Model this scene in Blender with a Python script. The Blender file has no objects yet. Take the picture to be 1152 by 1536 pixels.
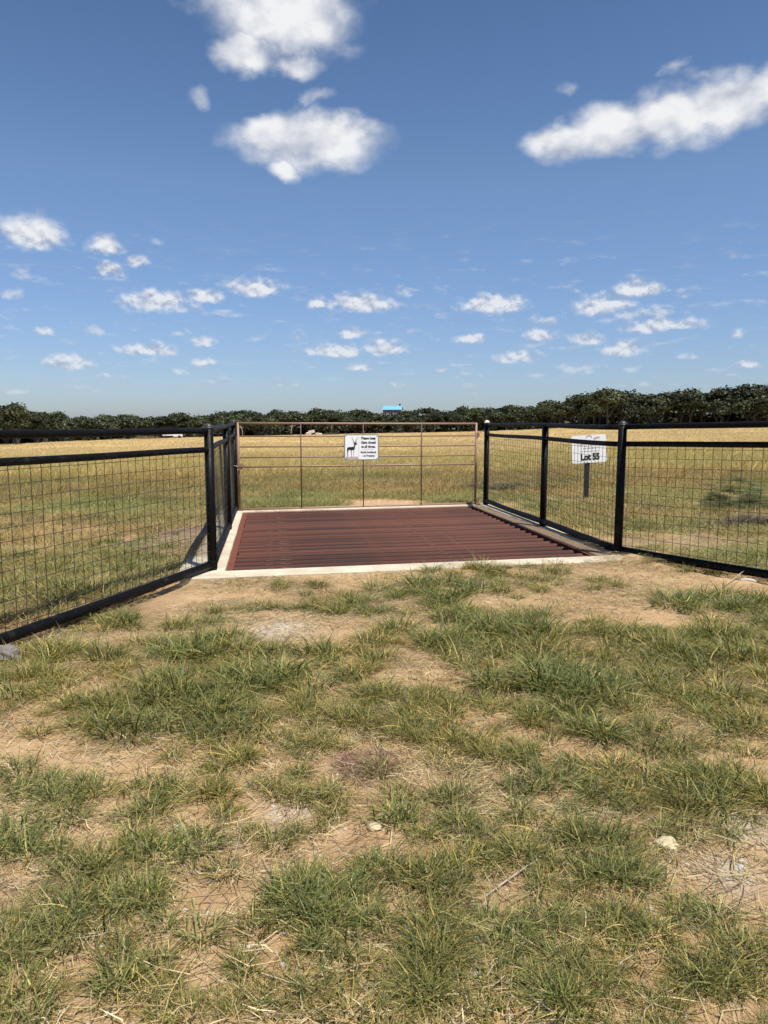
import bpy, math, random
import numpy as np
from mathutils import Vector, Matrix

random.seed(7)
RNG = np.random.default_rng(11)
R = math.radians
S = bpy.context.scene

# ------------------------------------------------------------------ camera
FPX, CX, CY, HZ, EYE = 1080.0, 576.0, 768.0, 636.5, 1.55
PITCH = math.atan((CY - HZ) / FPX)
cam_d = bpy.data.cameras.new("camera")
cam = bpy.data.objects.new("camera", cam_d)
S.collection.objects.link(cam)
cam_d.sensor_fit = 'VERTICAL'
cam_d.sensor_height = 36.0
cam_d.sensor_width = 27.0
cam_d.lens = 36.0 * FPX / 1536.0
cam_d.clip_start = 0.05
cam_d.clip_end = 8000
cam.location = (0, 0, EYE)
cam.rotation_euler = (R(90) - PITCH, 0, 0)
S.camera = cam

# ------------------------------------------------------------------ sun and view
SUN_EL = R(65)
SUN_AZ = math.atan2(0.63, -0.776)            # clockwise from +Y
sun_dir = Vector((math.sin(SUN_AZ) * math.cos(SUN_EL), math.cos(SUN_AZ) * math.cos(SUN_EL), math.sin(SUN_EL)))
sl = bpy.data.lights.new("sun", 'SUN')
sl.energy = 5.0
sl.angle = R(0.53)
sl.color = (1.0, 0.955, 0.885)
so = bpy.data.objects.new("sun", sl)
so.rotation_euler = sun_dir.to_track_quat('Z', 'Y').to_euler()
so.location = sun_dir * 50
S.collection.objects.link(so)
S.view_settings.view_transform = 'Standard'
S.view_settings.look = 'None'
S.view_settings.exposure = 0.36
S.view_settings.gamma = 1.0
S.view_settings.use_curve_mapping = False
S.render.engine = 'CYCLES'
S.cycles.max_bounces = 6
S.cycles.diffuse_bounces = 2
S.cycles.glossy_bounces = 2
S.cycles.transmission_bounces = 3
S.cycles.transparent_max_bounces = 8
S.cycles.caustics_reflective = False
S.cycles.caustics_refractive = False
S.render.film_transparent = False

# ------------------------------------------------------------------ pixel -> world helpers
CP, SP = math.cos(PITCH), math.sin(PITCH)

def ray(px, py):
    a = (px - CX) / FPX
    b = (CY - py) / FPX
    return (a, CP + b * SP, -SP + b * CP)

def azel(px, py):
    v = Vector(ray(px, py)).normalized()
    return math.atan2(v.x, v.y), math.asin(v.z)

# ------------------------------------------------------------------ world: sky texture and clouds
W = bpy.data.worlds.new("World")
S.world = W
W.use_nodes = True
NT = W.node_tree
NT.nodes.clear()

def wn(t, **kw):
    n = NT.nodes.new(t)
    for k, v in kw.items():
        setattr(n, k, v)
    return n

def wl(a, b):
    NT.links.new(a, b)

def wmath(op, a, b=None, c=None, clamp=False):
    n = wn('ShaderNodeMath', operation=op, use_clamp=clamp)
    for i, v in enumerate((a, b, c)):
        if v is None:
            continue
        if isinstance(v, (int, float)):
            n.inputs[i].default_value = v
        else:
            wl(v, n.inputs[i])
    return n.outputs[0]

def wramp(x, lo, hi, a=0.0, b=1.0, kind='SMOOTHSTEP'):
    n = wn('ShaderNodeMapRange', interpolation_type=kind)
    wl(x, n.inputs[0])
    for i, v in enumerate((lo, hi, a, b)):
        n.inputs[i + 1].default_value = v
    return n.outputs[0]

sky = wn('ShaderNodeTexSky', sky_type='NISHITA')
sky.sun_disc = False
sky.sun_elevation = SUN_EL
sky.sun_rotation = SUN_AZ
sky.altitude = 300
sky.air_density = 1.0
sky.dust_density = 0.9
sky.ozone_density = 1.6
SKY_STRENGTH = 0.097

tc = wn('ShaderNodeTexCoord')
sep = wn('ShaderNodeSeparateXYZ')
wl(tc.outputs['Generated'], sep.inputs[0])
az = wmath('ARCTAN2', sep.outputs[0], sep.outputs[1])
el = wmath('ARCSINE', sep.outputs[2])
P = wn('ShaderNodeCombineXYZ')
wl(az, P.inputs[0])
wl(el, P.inputs[1])
P = P.outputs[0]

CLOUDS = [
    (425, 15, 112, 76, 1.0), (372, 78, 60, 34, .9), (445, 92, 44, 30, .85), (320, 5, 60, 26, .6),
    (462, 212, 96, 40, 1.12), (392, 200, 34, 34, 1.0), (512, 196, 50, 30, 1.0), (430, 252, 30, 22, .8),
    (852, 212, 62, 28, 1.0), (925, 195, 70, 37, 1.05), (1005, 178, 82, 42, 1.05), (1090, 158, 78, 44, 1.05), (1160, 132, 60, 34, 1.0),
    (1010, 106, 26, 15, .6), (1060, 116, 40, 15, .65), (845, 130, 32, 20, .5), (303, 143, 22, 18, .6), (480, 142, 30, 15, .5),
    (47, 341, 48, 28, 1.0), (157, 363, 36, 17, .85), (166, 402, 26, 12, .85), (207, 388, 20, 11, .8), (237, 354, 14, 10, .5),
    (30, 405, 24, 12, .65), (20, 441, 28, 10, .65), (235, 447, 54, 19, 1.0), (306, 441, 30, 11, .9), (268, 461, 62, 10, .65),
    (384, 426, 58, 18, .8), (475, 449, 16, 12, .85), (547, 451, 52, 17, 1.0), (597, 434, 27, 8, .6),
    (741, 451, 50, 19, .95), (709, 505, 28, 9, .9), (530, 497, 28, 10, .9), (446, 502, 15, 7, .75), (503, 523, 46, 11, .95),
    (577, 518, 33, 13, 1.0), (541, 548, 22, 8, .85), (957, 430, 39, 15, .95), (905, 454, 52, 17, .95), (955, 465, 66, 12, .75),
    (990, 485, 78, 13, .85), (1030, 437, 22, 9, .6), (811, 499, 32, 12, .9), (820, 479, 24, 9, .7), (882, 506, 32, 10, .85),
    (776, 533, 40, 11, .9), (935, 520, 35, 12, 1.0), (872, 549, 38, 9, .75), (65, 495, 16, 9, .85), (140, 496, 22, 9, .75),
    (222, 521, 54, 11, .9), (304, 511, 25, 9, .9), (272, 495, 16, 8, .7), (104, 541, 35, 14, 1.0), (307, 541, 20, 8, .85),
    (1108, 501, 10, 7, .8), (1120, 546, 24, 7, .9), (1031, 532, 14, 6, .75), (940, 553, 18, 6, .7), (665, 553, 13, 5, .8),
    (705, 561, 34, 5, .6), (600, 576, 24, 5, .65), (340, 571, 32, 6, .65), (425, 576, 27, 5, .65), (270, 555, 28, 5, .65),
    (806, 560, 17, 5, .65), (966, 576, 17, 5, .6), (32, 586, 22, 5, .6), (645, 505, 12, 7, .55), (868, 433, 24, 7, .5), (160, 562, 30, 5, .55),
]
# noise that tears the edges: large features high up, fine ones near the horizon
def wnoise(scale, detail, rough, off=(0, 0, 0), stretch=(1, 1.5, 1)):
    m = wn('ShaderNodeVectorMath', operation='MULTIPLY_ADD')
    wl(P, m.inputs[0])
    m.inputs[1].default_value = stretch
    m.inputs[2].default_value = off
    n = wn('ShaderNodeTexNoise')
    n.inputs['Scale'].default_value = scale
    n.inputs['Detail'].default_value = detail
    n.inputs['Roughness'].default_value = rough
    wl(m.outputs[0], n.inputs['Vector'])
    return n
n_big = wnoise(14, 6, .50)
n_small = wnoise(52, 5, .52, (3, 1, 0), (1, 1.3, 1))
hi = wramp(el, 0.16, 0.34)
mixn = wn('ShaderNodeMix', data_type='FLOAT')
wl(hi, mixn.inputs[0]); wl(n_small.outputs[0], mixn.inputs[2]); wl(n_big.outputs[0], mixn.inputs[3])
nz = mixn.outputs[0]
# the same noise a little higher up: its difference is the relief that the high sun picks out
n_big2 = wnoise(14, 5, .50, (0.012, 0.034, 0))
n_small2 = wnoise(52, 4, .52, (3.002, 1.007, 0), (1, 1.3, 1))
mixn2 = wn('ShaderNodeMix', data_type='FLOAT')
wl(hi, mixn2.inputs[0]); wl(n_small2.outputs[0], mixn2.inputs[2]); wl(n_big2.outputs[0], mixn2.inputs[3])
relief = wmath('SUBTRACT', nz, mixn2.outputs[0])
# warp of the lookup point
warp = wnoise(26, 3, .5, (7, 2, 0))
wv = wn('ShaderNodeVectorMath', operation='SUBTRACT')
wl(warp.outputs['Color'], wv.inputs[0]); wv.inputs[1].default_value = (.5, .5, .5)
amp = wramp(el, 0.05, 0.5, 0.006, 0.045, 'LINEAR')
ws = wn('ShaderNodeVectorMath', operation='SCALE')
wl(wv.outputs[0], ws.inputs[0]); wl(amp, ws.inputs['Scale'])
wp = wn('ShaderNodeVectorMath', operation='ADD')
wl(P, wp.inputs[0]); wl(ws.outputs[0], wp.inputs[1])
PW = wp.outputs[0]
def field(lst, kx, ky, add):
    F = None
    for (cx_, cy_, rx, ry, op) in lst:
        a0, e0 = azel(cx_, cy_)
        rx, ry = rx * kx, ry * ky * (1.25 if cy_ > 300 else 1.0)
        a1, _ = azel(cx_ + rx, cy_)
        _, e1 = azel(cx_, cy_ - ry)
        sa, se = 1 / max(1e-4, abs(a1 - a0)), 1 / max(1e-4, abs(e1 - e0))
        m = wn('ShaderNodeVectorMath', operation='MULTIPLY_ADD')
        wl(PW, m.inputs[0])
        m.inputs[1].default_value = (sa, se, 0)
        m.inputs[2].default_value = (-a0 * sa, -e0 * se, 0)
        if cy_ > 300:
            m.inputs[2].default_value = (-a0 * sa, -e0 * se + .35, 0)
            ng_ = wn('ShaderNodeVectorMath', operation='MULTIPLY')
            wl(m.outputs[0], ng_.inputs[0]); ng_.inputs[1].default_value = (-1, -1.9, 0)
            mx = wn('ShaderNodeVectorMath', operation='MAXIMUM')
            wl(m.outputs[0], mx.inputs[0]); wl(ng_.outputs[0], mx.inputs[1])
            m = mx
        ln = wn('ShaderNodeVectorMath', operation='LENGTH')
        wl(m.outputs[0], ln.inputs[0])
        f = wmath('SUBTRACT', op + add, ln.outputs['Value'])
        F = f if F is None else wmath('MAXIMUM', F, f)
    return F
F = field([c for c in CLOUDS if c[4] >= .8], 1.06, 1.08, .08)
FF = field([c for c in CLOUDS if c[4] < .8], 1.15, 1.2, .25)
Fn = wmath('MULTIPLY_ADD', wmath('SUBTRACT', nz, 0.5), wramp(el, .2, .35, 1.25, .95), F)
alpha = wramp(Fn, -0.14, 0.68)
Ff = wmath('MULTIPLY_ADD', wmath('SUBTRACT', nz, 0.5), 2.6, FF)
alpha_f = wramp(Ff, -0.05, 0.9, 0, .55)
# thin broken shreds of cloud low down
n_low = wnoise(22, 5, .6, (5, 5, 0), (1, 4.2, 1))
low = wmath('MULTIPLY', wramp(n_low.outputs[0], .53, .74, 0, .5), wmath('MULTIPLY', wramp(el, .015, .06), wramp(el, .15, .28, 1, 0)))
alpha = wmath('MAXIMUM', alpha, wmath('MAXIMUM', alpha_f, low))
core = wramp(Fn, 0.0, 0.9)
lit = wmath('MULTIPLY_ADD', relief, wramp(el, .2, .35, 3.8, 2.6), 0.46)
lit = wmath('MULTIPLY_ADD', core, 0.36, lit, clamp=True)
ccol = wn('ShaderNodeMix', data_type='RGBA')
wl(lit, ccol.inputs[0])
ccol.inputs[6].default_value = (0.32, 0.36, 0.45, 1)
ccol.inputs[7].default_value = (0.69, 0.695, 0.71, 1)
# distant clouds take the colour of the air in front of them
skyc = wn('ShaderNodeMix', data_type='RGBA', blend_type='MULTIPLY')
skyc.inputs[0].default_value = 1.0
tr_ = wn('ShaderNodeValToRGB')          # air: deeper blue overhead, greyer and dimmer in the haze at the horizon
wl(wmath('DIVIDE', el, 1.5), tr_.inputs[0])
cr = tr_.color_ramp
cr.elements[0].position = 0.0; cr.elements[0].color = (.68, .77, 1.0, 1)
cr.elements[1].position = 0.62; cr.elements[1].color = (.52, .66, .82, 1)
for p_, c_ in ((.06, (.70, .78, .98, 1)), (.20, (.80, .91, 1.03, 1)), (.40, (.54, .70, .86, 1))):
    e_ = cr.elements.new(p_); e_.color = c_
tm = wn('ShaderNodeMix', data_type='RGBA', blend_type='MULTIPLY')
tm.inputs[0].default_value = 1.0
wl(sky.outputs[0], tm.inputs[6]); wl(tr_.outputs[0], tm.inputs[7])
wl(tm.outputs[2], skyc.inputs[6])
skyc.inputs[7].default_value = (SKY_STRENGTH,) * 3 + (1,)
airy = wramp(el, 0.0, 0.30, 0.62, 1.0)
alpha2 = wmath('MULTIPLY', alpha, airy)
cm = wn('ShaderNodeMix', data_type='RGBA')
wl(alpha2, cm.inputs[0]); wl(skyc.outputs[2], cm.inputs[6]); wl(ccol.outputs[2], cm.inputs[7])
bg_clouds = wn('ShaderNodeBackground')
wl(cm.outputs[2], bg_clouds.inputs[0])
# the rest of the sky: the same kind of scattered cloud from plain noise
n_rest = wnoise(6, 5, .55, (1, 4, 0), (1, 1.6, 1))
al_rest = wmath('MULTIPLY', wramp(n_rest.outputs[0], 0.60, 0.72), wramp(el, 0.0, 0.3, 0.3, 0.9))
cm2 = wn('ShaderNodeMix', data_type='RGBA')
wl(al_rest, cm2.inputs[0]); wl(skyc.outputs[2], cm2.inputs[6]); cm2.inputs[7].default_value = (0.58, 0.61, 0.65, 1)
bg_rest = wn('ShaderNodeBackground')
wl(cm2.outputs[2], bg_rest.inputs[0])
inside = wmath('MULTIPLY', wmath('LESS_THAN', wmath('ABSOLUTE', az), 0.72), wmath('LESS_THAN', el, 0.66))
inside = wmath('MULTIPLY', inside, wmath('GREATER_THAN', el, -0.02))
mixs = wn('ShaderNodeMixShader')
wl(inside, mixs.inputs[0]); wl(bg_rest.outputs[0], mixs.inputs[1]); wl(bg_clouds.outputs[0], mixs.inputs[2])
wout = wn('ShaderNodeOutputWorld')
wl(mixs.outputs[0], wout.inputs[0])

# ------------------------------------------------------------------ generic helpers
def link(o):
    S.collection.objects.link(o)
    return o

def tag(o, label=None, cat=None, group=None, kind=None):
    if label: o['label'] = label
    if cat: o['category'] = cat
    if group: o['group'] = group
    if kind: o['kind'] = kind
    return o

def empty(name, loc=(0, 0, 0), rz=0.0):
    o = bpy.data.objects.new(name, None)
    o.location = loc
    o.rotation_euler = (0, 0, rz)
    o.empty_display_size = 0.2
    return link(o)

class MB:
    """collects shapes in the coordinates of the thing they belong to"""
    def __init__(s):
        s.v, s.f, s.sm = [], [], []
    def add(s, vs, fs, smooth=False):
        b = len(s.v)
        s.v += [tuple(v) for v in vs]
        s.f += [tuple(b + i for i in f) for f in fs]
        s.sm += [smooth] * len(fs)
    def box(s, c, size, rot=None):
        hx, hy, hz = size[0] / 2, size[1] / 2, size[2] / 2
        vs = [Vector((x * hx, y * hy, z * hz)) for x in (-1, 1) for y in (-1, 1) for z in (-1, 1)]
        if rot is not None:
            vs = [rot @ v for v in vs]
        c = Vector(c)
        s.add([v + c for v in vs], [(0, 1, 3, 2), (4, 6, 7, 5), (0, 4, 5, 1), (2, 3, 7, 6), (0, 2, 6, 4), (1, 5, 7, 3)])
    def tube(s, pts, rad, n=12, caps=True, smooth=True):
        pts = [Vector(p) for p in pts]
        rads = rad if isinstance(rad, (list, tuple)) else [rad] * len(pts)
        vs, up0 = [], None
        for i, p in enumerate(pts):
            d = (pts[min(i + 1, len(pts) - 1)] - pts[max(i - 1, 0)]).normalized()
            if up0 is None:
                up0 = Vector((0, 0, 1)) if abs(d.z) < .9 else Vector((0, 1, 0))
            a = d.cross(up0).normalized()
            b = a.cross(d).normalized()
            for k in range(n):
                t = 2 * math.pi * k / n + math.pi / n
                vs.append(p + a * (math.cos(t) * rads[i]) + b * (math.sin(t) * rads[i]))
        fs = []
        for i in range(len(pts) - 1):
            for k in range(n):
                k2 = (k + 1) % n
                fs.append((i * n + k, i * n + k2, (i + 1) * n + k2, (i + 1) * n + k))
        s.add(vs, fs, smooth)
        if caps:
            b = len(s.v) - len(vs)
            s.f.append(tuple(b + k for k in reversed(range(n)))); s.sm.append(False)
            s.f.append(tuple(b + (len(pts) - 1) * n + k for k in range(n))); s.sm.append(False)
    def dome(s, c, r, n=14, m=8, full=True, sz=1.0):
        vs, fs = [], []
        for j in range(m + 1):
            t = math.pi * j / m if full else math.pi / 2 * j / m
            for k in range(n):
                a = 2 * math.pi * k / n
                vs.append((c[0] + r * math.sin(t) * math.cos(a), c[1] + r * math.sin(t) * math.sin(a), c[2] + r * sz * math.cos(t)))
        for j in range(m):
            for k in range(n):
                fs.append((j * n + k, (j + 1) * n + k, (j + 1) * n + (k + 1) % n, j * n + (k + 1) % n))
        s.add(vs, fs, True)
    def build(s, name, mat, parent=None, link_it=True):
        me = bpy.data.meshes.new(name)
        me.from_pydata(s.v, [], s.f)
        me.polygons.foreach_set('use_smooth', s.sm)
        if mat: me.materials.append(mat)
        me.update()
        o = bpy.data.objects.new(name, me)
        if link_it: link(o)
        if parent: o.parent = parent
        return o

def np_mesh(name, v, f, mat, smooth=False, attrs=None):
    """v (n,3) array, f (m,k) array of one face size, or a list of such arrays"""
    me = bpy.data.meshes.new(name)
    fl = f if isinstance(f, list) else [f]
    tot = sum(len(a) for a in fl)
    loops = np.concatenate([a.reshape(-1) for a in fl]).astype(np.int32)
    sizes = np.concatenate([np.full(len(a), a.shape[1], np.int32) for a in fl])
    starts = np.concatenate([[0], np.cumsum(sizes)[:-1]]).astype(np.int32)
    me.vertices.add(len(v)); me.vertices.foreach_set('co', v.astype(np.float32).reshape(-1))
    me.loops.add(len(loops)); me.loops.foreach_set('vertex_index', loops)
    me.polygons.add(tot); me.polygons.foreach_set('loop_start', starts)
    me.polygons.foreach_set('use_smooth', np.full(tot, smooth))
    me.update(calc_edges=True)
    for k, arr in (attrs or {}).items():
        a = me.color_attributes.new(k, 'FLOAT_COLOR', 'POINT')
        c = np.ones((len(v), 4), np.float32); c[:, :3] = arr
        a.data.foreach_set('color', c.reshape(-1))
    if mat: me.materials.append(mat)
    return me

# value noise
_LAT = np.random.default_rng(5).random((256, 256))
def vnoise(x, y):
    xi, yi = np.floor(x).astype(int), np.floor(y).astype(int)
    fx, fy = x - xi, y - yi
    fx, fy = fx * fx * (3 - 2 * fx), fy * fy * (3 - 2 * fy)
    g = lambda a, b: _LAT[a % 256, b % 256]
    return (g(xi, yi) * (1 - fx) + g(xi + 1, yi) * fx) * (1 - fy) + (g(xi, yi + 1) * (1 - fx) + g(xi + 1, yi + 1) * fx) * fy
def fbm(x, y, fr, octv=4):
    t, a, tot = 0, 1, 0
    for i in range(octv):
        t = t + a * vnoise(x * fr + 17.3 * i, y * fr + 5.1 * i); tot += a
        a *= .5; fr *= 2.03
    return t / tot
def sstep(a, b, x):
    t = np.clip((x - a) / (b - a), 0, 1)
    return t * t * (3 - 2 * t)

# ------------------------------------------------------------------ materials
def mat(name, build):
    m = bpy.data.materials.new(name)
    m.use_nodes = True
    nt = m.node_tree
    b = nt.nodes['Principled BSDF']
    build(nt, b)
    return m

def N(nt, t, **kw):
    n = nt.nodes.new(t)
    for k, v in kw.items():
        setattr(n, k, v)
    return n

def noise(nt, scale, detail=4, rough=.55, vec=None, coord='Object', mscale=None):
    t = N(nt, 'ShaderNodeTexNoise')
    t.inputs['Scale'].default_value = scale
    t.inputs['Detail'].default_value = detail
    t.inputs['Roughness'].default_value = rough
    if vec is None:
        c = N(nt, 'ShaderNodeTexCoord')
        vec = c.outputs[coord]
        if mscale:
            mp = N(nt, 'ShaderNodeMapping'); mp.inputs['Scale'].default_value = mscale
            nt.links.new(vec, mp.inputs[0]); vec = mp.outputs[0]
    nt.links.new(vec, t.inputs['Vector'])
    return t.outputs[0]

def ramp(nt, x, lo, hi, a=0.0, b=1.0):
    n = N(nt, 'ShaderNodeMapRange', interpolation_type='SMOOTHSTEP')
    nt.links.new(x, n.inputs[0])
    for i, v in enumerate((lo, hi, a, b)):
        n.inputs[i + 1].default_value = v
    return n.outputs[0]

def mixc(nt, fac, a, b, mode='MIX'):
    n = N(nt, 'ShaderNodeMix', data_type='RGBA', blend_type=mode)
    for i, v in ((0, fac), (6, a), (7, b)):
        if isinstance(v, (int, float)): n.inputs[i].default_value = v
        elif isinstance(v, tuple): n.inputs[i].default_value = v + (1,) if len(v) == 3 else v
        else: nt.links.new(v, n.inputs[i])
    return n.outputs[2]

def bump(nt, b, h, strength=.3, dist=.01):
    n = N(nt, 'ShaderNodeBump')
    n.inputs['Strength'].default_value = strength
    n.inputs['Distance'].default_value = dist
    nt.links.new(h, n.inputs['Height'])
    nt.links.new(n.outputs[0], b.inputs['Normal'])

def simple(name, col, rough=.6, metal=0, var=.25, sc=12, bmp=.15, spec=.5):
    def f(nt, b):
        n = noise(nt, sc, 5, .6)
        c = mixc(nt, n, tuple(x * (1 - var) for x in col), tuple(min(1, x * (1 + var)) for x in col))
        nt.links.new(c, b.inputs['Base Color'])
        b.inputs['Roughness'].default_value = rough
        b.inputs['Metallic'].default_value = metal
        b.inputs['Specular IOR Level'].default_value = spec
        bump(nt, b, noise(nt, sc * 8, 3), bmp, .002)
    return mat(name, f)

def m_black(nt, b):
    n = noise(nt, 9, 6, .65)
    dust = ramp(nt, n, .52, .78)
    nt.links.new(mixc(nt, dust, (.004, .004, .0042), (.028, .025, .021)), b.inputs['Base Color'])
    nt.links.new(ramp(nt, noise(nt, 25, 4), .3, .7, .38, .6), b.inputs['Roughness'])
    b.inputs['Specular IOR Level'].default_value = .13
    bump(nt, b, noise(nt, 60, 4, .6), .25, .002)
BLACK = mat('black enamel pipe', m_black)

def m_wire(nt, b):
    n = noise(nt, 8, 3)
    nt.links.new(mixc(nt, n, (.022, .020, .018), (.07, .062, .055)), b.inputs['Base Color'])
    b.inputs['Roughness'].default_value = .5
    b.inputs['Metallic'].default_value = .35
WIRE = mat('weathered wire', m_wire)

def m_rustpipe(nt, b):
    n1 = noise(nt, 1.0, 5, .6, mscale=(1.2, 9, 9))
    n2 = noise(nt, 40, 5, .7)
    oi = N(nt, 'ShaderNodeObjectInfo')
    c = mixc(nt, ramp(nt, n1, .35, .7), (.020, .006, .004), (.050, .012, .007))
    c = mixc(nt, ramp(nt, n2, .60, .78, 0, .3), c, (.20, .10, .06))
    c = mixc(nt, ramp(nt, noise(nt, 3.0, 5, .7, mscale=(1, 6, 6)), .62, .72, 0, .4), c, (.30, .20, .14))
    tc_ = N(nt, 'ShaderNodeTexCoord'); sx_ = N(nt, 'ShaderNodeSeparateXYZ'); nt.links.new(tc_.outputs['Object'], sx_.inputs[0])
    wear_light = N(nt, 'ShaderNodeMath', operation='MULTIPLY_ADD'); nt.links.new(n1, wear_light.inputs[0]); wear_light.inputs[1].default_value = .03; nt.links.new(sx_.outputs[2], wear_light.inputs[2])
    c = mixc(nt, ramp(nt, wear_light.outputs[0], .046, .060, 0, .75), c, (.110, .038, .022))      # dusty tyre wear plus painted light: tops paled against the dark pipe fronts
    v = N(nt, 'ShaderNodeMapRange'); nt.links.new(oi.outputs['Random'], v.inputs[0])
    v.inputs[3].default_value = .82; v.inputs[4].default_value = 1.2
    hs = N(nt, 'ShaderNodeHueSaturation'); nt.links.new(v.outputs[0], hs.inputs['Value']); nt.links.new(c, hs.inputs['Color'])
    nt.links.new(hs.outputs[0], b.inputs['Base Color'])
    b.inputs['Roughness'].default_value = .62
    b.inputs['Specular IOR Level'].default_value = .22
    bump(nt, b, n2, .35, .002)
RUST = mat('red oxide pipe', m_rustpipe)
GATE = simple('brown gate paint', (.27, .155, .10), .5, 0, .3, 14, .2)
GATE_DK = simple('dark brown steel', (.09, .04, .03), .6, 0, .3, 14, .2)
BEAM = simple('brown beam', (.15, .055, .032), .75, 0, .3, 6, .3, .12)
CAPW = simple('pale cap', (.70, .68, .62), .5, 0, .12, 20, .1)
CAPG = simple('dull cap', (.035, .033, .03), .45, 0, .5, 30, .3)

def m_conc(nt, b):
    n = noise(nt, 3, 6, .6)
    c = mixc(nt, ramp(nt, n, .35, .7), (.46, .39, .28), (.62, .54, .40))
    c = mixc(nt, ramp(nt, noise(nt, 14, 5, .7), .58, .75, 0, .6), c, (.34, .25, .17))
    nt.links.new(c, b.inputs['Base Color'])
    b.inputs['Roughness'].default_value = .85
    bump(nt, b, noise(nt, 70, 4, .7), .4, .004)
CONC = mat('pale concrete', m_conc)

def m_grass(nt, b):
    a = N(nt, 'ShaderNodeAttribute', attribute_name='col')
    t = N(nt, 'ShaderNodeAttribute', attribute_name='tint', attribute_type='INSTANCER')
    c = mixc(nt, 1.0, a.outputs['Color'], t.outputs['Color'], 'MULTIPLY')
    nt.links.new(c, b.inputs['Base Color'])
    b.inputs['Roughness'].default_value = .5
    b.inputs['Specular IOR Level'].default_value = .25
    tr = N(nt, 'ShaderNodeBsdfTranslucent')
    nt.links.new(mixc(nt, 1.0, c, (1.25, 1.25, .75), 'MULTIPLY'), tr.inputs[0])
    ms = N(nt, 'ShaderNodeMixShader'); ms.inputs[0].default_value = .22
    nt.links.new(b.outputs[0], ms.inputs[1]); nt.links.new(tr.outputs[0], ms.inputs[2])
    nt.links.new(ms.outputs[0], nt.nodes['Material Output'].inputs[0])
GRASS = mat('grass blade', m_grass)

def m_plainleaf(nt, b):
    a = N(nt, 'ShaderNodeAttribute', attribute_name='col')
    oi = N(nt, 'ShaderNodeObjectInfo')
    v = N(nt, 'ShaderNodeMapRange'); nt.links.new(oi.outputs['Random'], v.inputs[0])
    v.inputs[3].default_value = .6; v.inputs[4].default_value = 1.45
    hs = N(nt, 'ShaderNodeHueSaturation')
    v2 = N(nt, 'ShaderNodeMapRange'); nt.links.new(noise(nt, .9, 2), v2.inputs[0]); v2.inputs[3].default_value = .46; v2.inputs[4].default_value = .53
    nt.links.new(v2.outputs[0], hs.inputs['Hue'])
    nt.links.new(v.outputs[0], hs.inputs['Value']); nt.links.new(a.outputs['Color'], hs.inputs['Color'])
    nt.links.new(hs.outputs[0], b.inputs['Base Color'])
    b.inputs['Roughness'].default_value = .55
    b.inputs['Specular IOR Level'].default_value = .3
LEAF = mat('oak leaves', m_plainleaf)
BARK = simple('oak bark', (.075, .065, .055), .9, 0, .4, 3, .4)
ROCK = simple('limestone', (.42, .39, .33), .9, 0, .35, 9, .6)
ROCKY = simple('yellow limestone', (.48, .40, .24), .9, 0, .35, 9, .6)
ROCKD = simple('grey stone', (.17, .15, .13), .9, 0, .4, 9, .6)
STRAWM = simple('dead wood', (.40, .34, .26), .8, 0, .3, 20, .3)

# ------------------------------------------------------------------ site layout
FL = Vector((-1.833, 7.569))
ANG = R(9.0)
EX = Vector((math.cos(ANG), math.sin(ANG)))
EYV = Vector((-math.sin(ANG), math.cos(ANG)))
GW, GD = 4.62, 5.43

def base_az(azd):
    """far edge of the field per azimuth (degrees): distance, pixel row of the tree feet"""
    xs = [-45, -28, -24, -20, -15, -1, 7, 12, 14.5, 18, 28, 45]
    ds = [135, 140, 165, 215, 232, 232, 215, 190, 165, 158, 155, 150]
    ys = [667, 665, 661, 658.5, 656, 651, 648, 645, 642.5, 641, 637.5, 636]
    return np.interp(azd, xs, ds), np.interp(azd, xs, ys)

def tilt(x):
    return 0.01 * np.clip(x, -6, 6)

def H0(x, y):
    """ground height without the small bumps and the pit"""
    x = np.asarray(x, float); y = np.asarray(y, float)
    d = np.hypot(x, y)
    azd = np.degrees(np.arctan2(x, np.maximum(y, 1e-3)))
    azd = np.clip(azd, -45, 45)
    rr, yy = base_az(azd)
    h_edge = EYE - (yy - HZ) / FPX * rr
    slope = h_edge / (rr - 15)
    dd = np.minimum(d, rr + 45)
    k = np.where(y > 0, sstep(0, 12, y), 0)
    h = slope * np.maximum(0, dd - 15 + 3 * np.exp(-np.abs(dd - 15) / 4)) * k
    h = np.where(dd < 15, slope * 3 * np.exp(-np.abs(dd - 15) / 4) * k, h)
    far = sstep(300, 900, d) * 6 * (fbm(x, y, .002, 3) - .4)
    return h + tilt(x) * (1 - sstep(14, 40, d)) + far

def local(x, y):
    dx, dy = np.asarray(x) - FL.x, np.asarray(y) - FL.y
    return dx * EX.x + dy * EX.y, dx * EYV.x + dy * EYV.y

U0, U1, V0, V1 = .13, 4.43, -.10, 5.26        # the pit opening
UO0, UO1, VO0, VO1 = -.36, 4.88, -.40, 5.66   # outer edge of the concrete

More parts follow.
